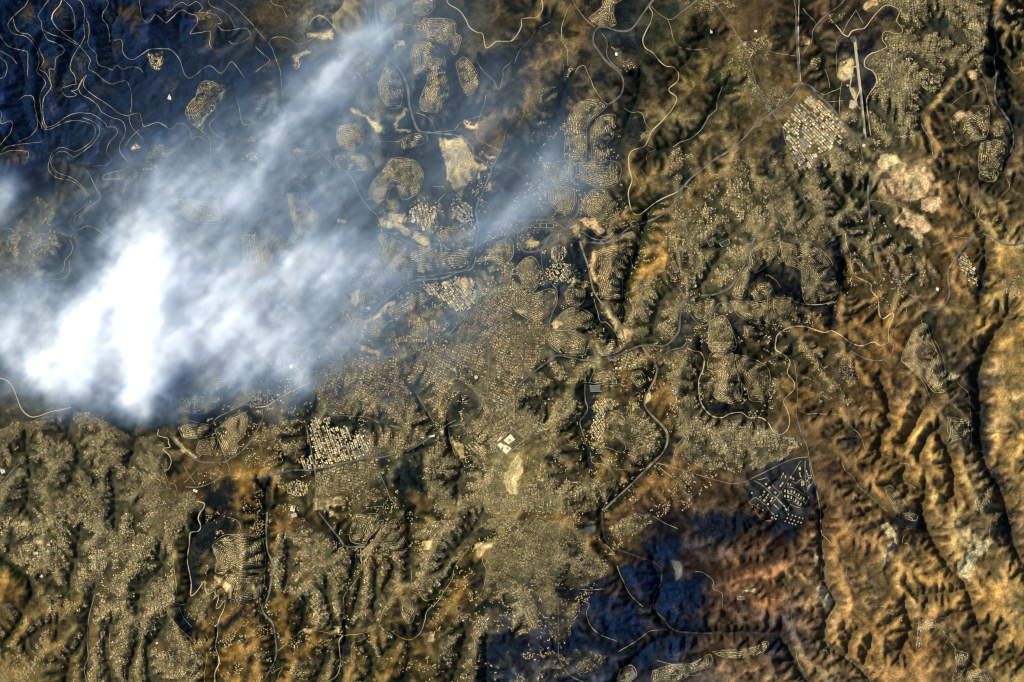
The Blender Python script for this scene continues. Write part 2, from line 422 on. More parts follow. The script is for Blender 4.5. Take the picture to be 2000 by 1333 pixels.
t P 1420,1010 1470,1080
t P 1180,870 1160,1060
t P 210,1060 240,1180 300,1290
t P 790,1230 830,1270 900,1210
t P 1060,180 1050,240 1100,260 1080,350 1140,350 1220,340
'''
VALLEYS = '''
L 1730,0 1650,200 1640,350 1660,500 1650,700 1680,900 1720,1000 1800,1130 1850,1300 1900,1480 1950,1650 2060,1800
L 860,280 910,380 950,520 920,600 970,640 890,720 870,880 1000,930 1080,980 1040,1060 1150,1170 1220,1200 1210,1333 1260,1506 1330,1636 1420,1776 1500,1836 1540,1916 1580,2036 1620,2136 1640,2216 1720,2246 1800,2296 1760,2396 1850,2446 2060,2500
L 1060,800 1140,680 1200,560
L 1180,880 1250,740 1330,700
L 1350,760 1420,900 1450,1080 1430,1200
P 420,0 415,260 430,400 450,560 520,710 460,850 440,1000 600,1130 740,1240 800,1400
P 620,1140 640,950
P 740,1200 800,1050
P 1050,1060 1120,900 1060,700
P 1540,600 1400,640 1150,650
O 700,300 830,450 950,680 1080,740
O 1100,400 1160,560 1110,750 1230,900 1400,945 2000,950 2140,1040 2240,1230 2380,1400
O 760,1400 1000,1100 1230,950
K 1500,130 1460,280 1460,420 1550,560 1640,590 1800,560 1860,610 2000,600
K 1130,230 1040,450 1080,580 1200,720 1190,860 1070,980 800,1240 700,1333 710,1480 830,1636 1010,1696 1100,1736
K 560,350 590,520 530,640 570,800 590,950
J 1500,680 1540,860 1620,960 1580,1100
N 1200,0 1190,200 1200,480
N 1560,430 1400,690 1300,850 1230,980 1150,980 1000,1100
N 640,190 790,300 720,600 700,980 640,1330
N 80,0 90,300 110,600 60,760 150,1000 150,1200
M 0,330 150,460 260,600 180,790 80,970 -60,1060
M 1570,130 1480,300 1490,620 1440,760 1500,900 1640,960
M 1700,960 1700,1400
M 740,600 690,900 680,1200
D 1770,0 1740,200 1760,420 1830,700 1900,900 1930,1100 1870,1250 1840,1333
D 1450,560 1320,720 1200,900 1240,1080 1290,1200
H 1480,100 1520,260 1620,330 1700,600 1690,800 1650,1000 1700,1120 1850,1170 1730,1332
H 560,520 570,760 540,1000 490,1230
H 0,800 200,930 330,1040 530,1020
C 1640,700 1480,1010 1250,1150 1070,1200
C 430,650 350,900 290,1060 200,1200
C 20,500 150,300 300,180
G 1060,330 980,620 880,900 870,1150
G 530,720 600,900 650,1050 700,1180 820,1300
B 1530,430 1580,700 1560,950 1300,1050
B 960,300 1150,580 1200,850 1260,1020
B 1300,600 1260,800
B 600,900 400,1000
F 1730,150 1720,400 1750,500 1650,760 1250,850 1000,1030
F 700,0 800,200 900,360 1200,560
F 450,200 560,350 640,560
A 880,200 870,330 900,480 1000,560 1060,600 1180,700 1260,800
A 580,350 520,560 480,660 550,800
A 300,400 330,620 320,850 350,1000 600,1050 650,1150
A 100,300 200,600 180,850 250,1050 100,1200
A 1400,300 1500,450 1600,520 1780,530 1850,750 1900,950
A 1100,1000 900,1200 800,1330
A 1420,1050 1560,1150
E 300,150 500,150 650,300 560,420 700,500
E 540,560 480,820 550,900 480,1000
I 1700,600 1760,470 1850,380
I 600,900 750,1080
N 260,300 240,560
N 400,700 340,960
N 560,620 620,900 660,960
N 830,480 790,700 720,860
N 950,450 930,700
N 1080,420 990,620
N 1180,1000 1200,1200 1100,1400
N 860,1050 920,1200 800,1400
N 450,1400 560,1100
N 1450,450 1560,300 1700,150
N 1500,1400 1600,1150 1650,900
N 1800,1400 1800,1000
M 560,650 420,560 300,520
M 200,1000 350,900 480,900
M 1200,1400 1150,1100 1300,900
M 900,1400 830,1100 860,900
M 1000,1300 1060,1050
M 500,1400 560,1150 640,1000
M 1290,420 1150,560 1080,700
M 620,200 560,450 540,640
J 560,700 700,640 960,620
J 1240,380 1360,600 1450,690
J 440,560 400,700 430,900
K 380,350 250,480
G 1300,900 1150,1050 1100,1300
G 1700,500 1600,700 1480,900
H 300,300 200,100
I 1000,960 1060,800
I 560,1100 620,900 540,700
I 200,1300 240,1000 200,850
I 900,1330 880,1050
C 1000,700 900,950 850,1100
C 1500,300 1350,500 1250,600
D 450,600 430,400 300,200
'''
FORESTS_AND_SHADE = '''
A 0,0 1050,0 1000,300 1300,350 1450,250 1500,330 1650,430 1800,480 1950,560 2000,560 2000,900 1760,1040 1400,1000 1150,1060 900,1332 0,1332
A 1150,190 1400,100 1520,200 1480,290 1640,280 1600,420 1450,420 1300,350 1180,330
B 1500,440 1560,600 1600,800 1560,900 1500,860 1510,700
B 1280,590 1330,580 1340,640 1290,740 1260,700
B 1080,400 1150,400 1200,330 1180,430 1200,560 1150,540
B 980,1150 1300,1160 1430,1150 1500,1332 1320,1332 1230,1250 1050,1230 1000,1200
B 1600,830 1780,900 1700,1000 1560,980
B 1760,400 1850,450 1780,560 1900,700 1780,760 1740,620
B 0,500 150,560 180,760 300,760 500,520 600,420 300,460 150,360 0,400
B 330,780 700,650 560,900 420,980 200,860
C 510,0 650,0 640,80 600,140 540,90
C 850,310 1000,310 1010,380 930,440 1040,440 1160,510 1140,540 1000,470 880,420
C 370,650 430,640 430,780 360,960 300,1020 300,940 360,820
C 620,560 750,560 760,640 680,690 620,640
C 880,590 960,580 1000,620 900,640
C 1620,960 1750,910 1750,1010 1650,1070 1600,1010
C 930,920 1030,920 1060,1040 1000,1140 900,1130 890,1000
C 820,20 930,10 930,180 840,210 800,120
C 30,1180 200,1180 150,1290 20,1300
C 300,1060 400,1080 400,1180 310,1150
C 250,160 330,230 200,400 120,520 30,600 20,540 130,360
D 690,270 880,260 910,360 760,430 700,400
D 540,300 640,300 650,450 540,520
D 700,570 820,580 830,660 760,780 720,640
D 0,1060 100,1040 130,1130 130,1260 0,1290
D 1700,180 1780,60 1840,0 1770,200 1790,400 1720,420
D 1790,500 1880,600 1880,820 1820,860 1780,760 1790,600
D 1440,560 1510,490 1490,600 1380,700 1350,680
D 440,880 520,960 540,1040 500,1000
D 1920,900 2000,860 2000,1100 1930,1060
D 920,60 1000,80 980,180 880,180 830,140
F 1260,200 1300,60 1400,80 1480,140 1460,220 1540,240 1440,300 1340,190
F 1110,280 1200,240 1210,330 1180,430 1090,330
F 1060,460 1180,510 1300,590 1180,560 1060,510
F 140,290 260,290 290,420 200,500 100,480
F 640,150 800,240 900,330 960,400 880,480 700,440 620,280
F 1760,400 1850,300 1950,250 2000,300 1850,480 1760,560
F 1460,1170 1560,1150 1580,1240 1480,1290
F 1770,130 1830,180 2000,100 2000,250 1850,260 1770,220
G 450,560 520,600 540,720 560,850 500,830 500,740 440,640
G 560,590 640,580 610,680 590,700
G 540,410 640,440 700,500 650,540 580,490
G 560,1040 640,1030 680,1180 620,1180 560,1110
G 1880,830 2000,780 2000,880 1900,910 1860,860
G 0,580 60,620 220,650 220,760 170,680 30,740 0,760
G 90,480 280,480 230,590 180,530
G 700,790 730,780 735,880 710,890
G 670,1110 740,1100 800,1190 720,1180
G 1680,1140 1740,1180 1800,1260 1830,1332 1750,1332
G 1400,820 1500,810 1480,900 1400,930
G 1570,450 1650,500 1620,540 1560,500
H 400,560 570,500 600,640 590,780 560,880 560,1000 540,1200 500,1230 410,1200 380,1100 290,1055 500,1045 565,930 520,840 510,720 430,620
H 0,790 100,850 260,950 300,1045 290,1060 180,1000 60,960 0,840
H 1560,190 1610,200 1620,310 1570,300
H 1660,280 1720,300 1690,370 1650,350
H 1640,560 1700,640 1740,680 1740,780 1730,900 1660,1030 1630,940 1650,800 1630,640
H 1490,400 1530,380 1520,500 1500,470
H 1780,830 1850,790 1870,830 1800,870
H 80,460 170,490 200,600 240,520 280,600 240,640 130,580
K 1450,280 1500,240 1480,330 1530,430 1580,480 1700,490 1800,500 1840,560 1780,560 1640,590 1560,580 1480,470 1450,380
K 560,340 600,350 620,470 640,560 600,590 560,600 590,520 560,430
K 650,580 720,570 720,690 690,740 650,760
K 880,380 930,340 940,420 900,490 870,470
K 550,860 600,850 630,940 590,990 550,930
K 650,800 760,800 880,820 850,870 770,830
K 240,700 330,690 200,800 150,800
K 270,890 320,890 320,1000 270,1000
K 1240,740 1290,760 1230,880 1170,920 1170,890
K 200,1070 280,1170 260,1210 210,1140
K 220,1300 330,1280 360,1333 210,1333
L 1620,180 1730,30 1680,200 1620,330
L 1590,340 1720,340 1730,480 1680,600 1700,660 1730,760 1730,980 1650,920 1600,780 1600,560
L 1660,1010 1760,980 1860,1110 1900,1190 1760,1150
L 480,170 600,170 700,290 840,410 800,460 690,370 560,290
L 620,740 700,690 740,800 640,810
L 340,860 410,850 420,900 340,900
L 400,970 490,980 470,1020 410,1010
L 970,330 1060,310 1050,360 1000,390
L 1070,440 1120,410 1190,410 1210,450 1130,480
M 1500,170 1560,130 1620,60 1780,0 1850,30 1840,160 1700,190 1640,290 1560,350 1540,480 1500,560 1480,380
M 1850,780 1950,740 1900,850 1760,910 1720,880
M 1320,770 1420,780 1480,900 1600,940 1500,1020 1400,950
M 150,200 220,190 210,400 160,310
M 900,320 1040,300 1020,350 920,380
M 1000,520 1100,550 1080,600 1000,590
M 830,700 890,680 890,780 840,790
N 1040,730 1100,690 1090,860 1030,840
N 1270,740 1320,740 1320,850 1260,960 1170,970 1080,920 1110,860 1200,880
N 1660,540 1780,440 1790,590 1720,630 1640,590
N 840,830 940,830 930,900 830,930
N 690,980 740,980 750,1060 700,1150 660,1110
N 1180,420 1215,440 1210,560 1180,540
N 1260,30 1400,40 1280,100 1210,110
N 740,300 800,300 800,420 740,480
N 1830,960 2000,860 2000,1332 1720,1332 1740,1150
N 130,20 240,100 200,100 140,60
N 500,90 600,120 700,260 620,200
O 1000,260 1060,200 1130,230 1200,190 1330,260 1340,360 1270,400 1200,410 1130,380 1010,310
O 830,430 1000,380 1130,420 1170,500 1140,640 1060,720 960,660 880,560
O 1270,540 1400,470 1500,490 1520,560 1500,640 1520,710 1450,790 1440,860 1500,930 1300,930 1200,840 1130,760 1140,650 1200,560
O 600,680 740,640 860,650 950,740 1000,740 1090,900 900,990 780,960 660,850
O 1200,950 1280,960 1000,1250 800,1333 700,1333 900,1190 1060,1030
O 280,1050 480,920 600,970 540,1060 400,1150
O 1360,0 1900,0 1980,100 1750,210 1500,170 1370,100
O 0,900 50,950 70,1150 0,1250
O 1200,980 1450,970 1350,1100 1150,1180
O 640,1150 760,1110 700,1290 560,1333 300,1333
I 570,920 620,900 590,1080 560,1060
I 660,1050 800,1020 840,1120 760,1150 660,1120
I 380,620 470,640 460,700 380,680
I 370,780 470,790 480,860 400,870
I 1060,790 1120,800 1060,920 1000,960 1010,860
I 1500,570 1650,560 1760,440 1840,420 1780,520 1650,620 1530,630
I 1490,390 1560,380 1650,300 1600,400 1520,420
I 1570,820 1680,760 1700,860 1640,900
I 1600,1170 1760,1090 1850,1130 1820,1260 1800,1333 1650,1333
I 170,860 220,840 220,920 190,960
E 380,420 450,370 400,520 360,520
E 550,280 690,180 640,300 560,340
E 400,60 460,60 420,200 380,160
J 1080,1060 1150,960 1260,900 1320,950 1330,1030 1250,1120 1280,1140 1190,1230 1110,1180
J 700,300 860,330 800,410 730,380
J 1600,200 1700,200 1740,300 1700,370 1600,280
J 330,850 400,830 420,880 340,890
J 0,1100 130,1090 130,1240 60,1332 20,1332
J 960,920 1040,920 1040,990 990,1010
J 60,640 180,600 180,640 90,680
J 540,780 800,770 790,800 560,800
P 0,0 250,30 330,120 180,220 60,180 0,260
P 900,40 1250,0 1260,170 1140,280 1040,250 960,120
P 1760,20 1930,0 1900,200 1800,260 1750,150
P 0,940 100,1000 180,1100 210,1230 120,1220 0,1100
'''
SANDS = '''
q A 1165,410 1275,400 1270,470 1255,535 1190,530 1170,480
q A 1030,1150 1080,1120 1095,1140 1050,1175
q A 1720,670 1755,690 1740,770 1650,890 1590,950 1585,1010 1560,980 1600,900 1690,790
q B 740,850 780,845 850,900 930,970 1000,980 1010,1040 960,1030 880,950 760,880
q B 1130,860 1170,850 1150,920 1100,960 1110,1000 1220,1020 1200,1040 1090,1010 1070,970 1110,930
q B 500,260 620,230 590,320 410,300 400,260
q B 1440,1090 1480,1085 1600,1085 1650,1130 1690,1210 1700,1250 1780,1290 1800,1332 1750,1332 1730,1412 1660,1422 1640,1492 1600,1562 1560,1492 1510,1392 1480,1230 1440,1150
o B 1640,960 1730,950 1730,1010 1640,1000
q B 1070,310 1150,330 1150,370 1090,390
q B 280,440 340,420 400,400 420,420 350,450 330,530 290,530
o B 1790,1205 1870,1225 1880,1250 1800,1220
q B 260,1190 330,1160 350,1200 300,1210
q F 960,350 1050,400 1130,430 1200,470 1290,490 1350,550 1390,630 1330,600 1270,550 1170,500 1100,450 970,440
q F 1040,340 1160,350 1160,430 1060,400
o F 1810,110 1840,80 1850,140 1840,170
q F 850,1170 920,1120 1070,1020 1090,1040 960,1140 880,1190 870,1240 840,1240
q F 740,960 830,920 810,1000 780,1060 740,1020
q F 1440,880 1510,875 1515,900 1450,905
o F 1570,860 1640,830 1700,880 1680,930 1590,910
b F 1210,1080 1290,1080 1280,1140 1220,1150
q F 640,370 690,390 690,430 640,410
q G 90,560 140,530 200,570 190,600 120,600
q G 850,520 900,480 960,500 1000,550 990,585 930,540 870,545 830,560
o G 510,390 640,380 690,430 740,470 690,490 560,410
q G 460,440 500,430 540,520 510,530
o G 620,640 650,640 640,760 670,900 640,870 610,770
q G 430,900 480,860 550,870 590,920 520,880 440,910
o G 320,1190 380,1180 390,1220 330,1230
o G 870,1240 960,1240 940,1300 890,1290
q G 740,1080 800,1150 870,1250 900,1332 850,1332 780,1170 700,1070
q G 30,1090 80,1080 110,1110 40,1120
o H 850,-80 1000,-100 1090,-20 1230,-10 1300,60 1250,190 1180,230 1080,240 930,200 880,120
o H 860,0 1060,0 1080,100 1080,220 1000,200 920,180 890,100
q H 1090,60 1150,10 1210,50 1180,100 1180,200 1130,220 1090,170
o H 1180,240 1250,200 1350,220 1350,290 1270,330 1190,290
o H 1060,310 1140,330 1240,390 1260,460 1200,500 1120,460 990,420 1000,380
q H 1120,460 1200,480 1210,600 1180,580
o D 730,60 800,0 860,0 850,50 780,80
o D 1460,900 1540,870 1580,900 1500,950 1440,960
o D 1550,570 1630,560 1620,620 1560,610
q D 870,1230 940,1200 1000,1210 1060,1300 1060,1333 870,1333
q D 1140,1290 1240,1300 1250,1333 1140,1333
s D 560,490 650,455 665,600 580,640 540,600
s D 630,690 660,690 690,750 670,780
s D 640,800 680,790 695,830 645,860
o D 260,290 330,310 310,350 260,330
q D 290,790 340,750 410,800 360,850
q J 1540,740 1600,820 1640,900 1600,910 1560,850 1530,790
q J 1940,1050 2000,960 2050,890 2080,950 2090,1020 2050,1080 2050,1180 2000,1200 1960,1150
q J 470,1230 560,1240 680,1220 690,1280 600,1290 520,1332 470,1320
o J 290,165 330,160 370,280 350,280
q J 150,150 190,140 210,190 180,200
b J 1220,1180 1310,1190 1400,1280 1350,1332 1280,1300 1190,1240
q J 820,50 900,70 970,90 980,120 920,100 830,80
q J 1490,820 1420,690 1440,680 1480,740
q I 1340,730 1400,790 1500,880 1570,930 1480,890 1400,830
q I 200,1040 230,1040 220,1120 190,1110
e I 260,690 320,690 300,740
e I 320,690 390,700 390,740 340,740
e I 60,810 150,760 170,800 110,850
o M 1680,490 1760,530 1800,570 1820,670 1790,680 1760,590 1700,530
q M 1960,550 2000,530 2000,610 1960,590
q M 160,90 240,70 230,110 180,110
q M 280,210 340,220 390,240 370,270 300,250
o M 460,340 500,340 490,360
b M 700,880 760,880 770,1000 740,1060 700,1040
q N 560,0 640,10 640,40 570,30
q N 1290,220 1370,230 1360,290 1310,300
q N 1330,950 1390,940 1400,1000 1340,1030
q N 0,540 40,560 30,610 0,600
o N 370,910 450,905 440,940 380,930
q N 570,920 640,900 650,960 570,950
q N 1720,250 1850,240 1860,270 1780,300 1740,370 1720,300
b N 370,470 440,460 470,520 380,540
b N 1110,100 1150,60 1190,240 1130,180
x O 1240,380 1310,390 1330,430 1320,500 1280,540 1270,460
q O 1790,600 1880,590 1900,630 1820,610
x O 570,80 640,70 660,150 590,200 560,150
q K 1050,410 1080,400 1080,450 1050,500 1040,460
q K 600,180 660,180 660,210 600,220
q K 840,1070 890,1070 890,1100 850,1100
o K 1730,340 1760,345 1750,375 1725,365
q L 1430,250 1480,260 1470,300 1430,330
q P 1540,290 1640,240 1730,210 1720,300 1640,370 1600,460 1580,540 1500,520 1480,440 1520,350
q P 880,90 930,90 1000,190 1000,240 930,380 900,420 920,300 960,230
q P 350,310 390,370 380,440 350,420
q P 390,590 440,580 480,640 500,730 460,790 430,720 390,650
b H 1330,1120 1390,1110 1400,1290 1330,1260
d H 1200,1100 1290,1110 1320,1170 1310,1290 1250,1280
d D 1240,170 1400,120 1420,200 1290,260
d M 1130,970 1170,930 1200,1000 1160,1060
b M 1200,1000 1320,1000 1330,1080 1230,1090
d L 1350,0 1380,0 1420,180 1400,210
d C 1130,60 1300,20 1310,110 1230,150
d J 960,1040 1010,1030 1040,1130 1000,1140
v A 900,60 1000,30 1090,60 1080,200 1000,230 960,180 880,180
v A 380,430 470,400 500,380 430,470 430,540 360,560 330,500
v A 420,560 520,580 580,620 500,680 470,800 420,880 390,760 430,660
v A 680,660 780,690 860,660 900,690 800,740 720,700
v A 1250,650 1380,650 1400,760 1330,800
v A 450,1250 560,1260 520,1330 440,1330
v A 1560,230 1700,180 1780,230 1650,240
v A 1060,150 1100,240 1130,300 1050,230
v A 1290,60 1380,20 1420,60 1340,90
v A 1530,100 1640,90 1700,180 1560,160
v A 1750,900 1800,830 1850,880 1760,990
v A 440,60 500,40 570,130 570,220 500,230 440,170
v A 150,80 240,60 280,200 180,200
v A 620,420 680,520 640,600 580,580 560,500
v A 860,340 920,330 900,420 870,460
v A 1640,300 1680,300 1700,400 1640,400
v A 0,1200 120,1170 220,1200 180,1260 0,1280
v A 1020,880 1090,900 1100,960 1030,960
v E 440,150 560,130 600,230 520,280 430,230
v E 830,200 920,160 900,260 830,300
v B 20,60 100,60 130,150 110,190 30,150
v B 210,130 320,140 330,260 200,240
v B 380,330 500,320 520,400 420,420
k L 0,950 250,900 330,950 360,1120 370,1280 300,1400 150,1390 0,1350 -150,1250 -180,1150 -60,1020
'''
GROUND = '''
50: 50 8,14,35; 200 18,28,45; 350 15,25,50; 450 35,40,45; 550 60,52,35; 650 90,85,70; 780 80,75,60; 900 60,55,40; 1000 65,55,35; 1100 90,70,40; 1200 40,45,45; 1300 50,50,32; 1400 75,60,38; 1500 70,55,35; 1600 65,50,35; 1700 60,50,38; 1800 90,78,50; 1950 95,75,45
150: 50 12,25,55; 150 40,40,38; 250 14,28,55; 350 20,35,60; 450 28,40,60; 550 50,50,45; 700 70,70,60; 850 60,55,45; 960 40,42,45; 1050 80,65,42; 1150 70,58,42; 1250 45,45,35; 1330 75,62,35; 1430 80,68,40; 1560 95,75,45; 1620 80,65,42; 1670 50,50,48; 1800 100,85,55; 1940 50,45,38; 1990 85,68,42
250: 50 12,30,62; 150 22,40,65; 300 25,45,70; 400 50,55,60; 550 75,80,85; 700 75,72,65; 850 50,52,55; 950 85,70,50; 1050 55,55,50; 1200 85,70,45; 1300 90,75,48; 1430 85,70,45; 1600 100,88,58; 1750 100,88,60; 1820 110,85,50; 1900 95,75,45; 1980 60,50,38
350: 40 10,25,55; 130 55,55,48; 250 60,62,65; 400 80,85,85; 600 70,75,75; 700 60,62,60; 870 50,52,50; 980 50,55,60; 1100 70,70,60; 1250 100,82,50; 1350 90,75,48; 1500 105,90,60; 1650 105,92,62; 1800 140,105,62; 1900 70,58,38; 1980 80,62,38
450: 50 70,68,55; 150 50,55,60; 300 80,85,85; 550 85,85,75; 700 60,65,65; 850 75,75,65; 1000 70,75,75; 1100 80,72,52; 1250 120,92,50; 1400 115,100,65; 1600 95,85,60; 1750 95,78,48; 1850 110,82,45; 1960 120,95,52
550: 50 90,85,75; 300 80,80,75; 800 80,78,68; 950 75,75,65; 1100 55,58,55; 1250 115,88,48; 1400 105,92,62; 1600 40,42,48; 1660 120,90,48; 1750 95,75,42; 1850 110,82,45; 1960 115,88,45
650: 300 80,78,70; 700 80,78,65; 900 75,75,62; 1050 70,68,55; 1200 90,78,50; 1330 60,58,45; 1480 75,62,40; 1620 95,70,35; 1720 115,82,42; 1850 85,68,38; 1950 130,98,50
750: 100 75,70,55; 500 60,60,48; 700 65,62,48; 900 70,65,50; 1100 75,68,45; 1280 110,82,45; 1480 70,60,38; 1600 100,75,38; 1720 120,85,45; 1850 90,72,42; 1900 40,38,40; 1970 150,115,60
850: 50 60,55,40; 200 45,45,42; 350 70,60,38; 500 75,62,38; 700 70,65,48; 850 70,68,48; 1000 100,90,60; 1200 85,72,42; 1400 80,70,45; 1600 80,60,35; 1700 110,80,42; 1800 145,108,55; 1900 70,58,38; 1970 140,105,55
950: 50 60,60,45; 200 50,52,42; 350 65,52,30; 480 105,78,38; 600 75,65,40; 800 55,55,38; 1000 130,110,65; 1150 90,70,38; 1280 94,70,40; 1400 84,62,36; 1520 30,30,38; 1650 90,65,38; 1750 115,85,45; 1850 140,105,55; 1950 110,85,48
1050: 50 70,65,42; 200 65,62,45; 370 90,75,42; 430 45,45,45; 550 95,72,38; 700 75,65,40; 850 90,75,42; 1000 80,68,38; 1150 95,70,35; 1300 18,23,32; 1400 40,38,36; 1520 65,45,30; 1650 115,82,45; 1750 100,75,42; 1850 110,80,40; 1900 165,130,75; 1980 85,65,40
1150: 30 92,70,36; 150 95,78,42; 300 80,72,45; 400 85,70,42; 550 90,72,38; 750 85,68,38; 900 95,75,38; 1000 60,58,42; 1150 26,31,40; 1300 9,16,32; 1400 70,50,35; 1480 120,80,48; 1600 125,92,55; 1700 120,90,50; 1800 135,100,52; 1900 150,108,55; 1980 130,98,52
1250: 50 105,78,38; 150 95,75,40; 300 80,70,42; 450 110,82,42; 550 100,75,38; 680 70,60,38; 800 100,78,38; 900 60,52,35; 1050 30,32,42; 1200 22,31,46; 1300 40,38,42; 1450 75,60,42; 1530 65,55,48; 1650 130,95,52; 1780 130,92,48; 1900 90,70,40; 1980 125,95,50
1320: 100 100,78,40; 450 105,80,40; 680 95,75,40; 850 80,68,42; 1000 50,52,52; 1150 45,48,58; 1300 45,45,48; 1450 130,95,58; 1600 110,85,52; 1780 130,92,48; 1980 120,92,48
'''
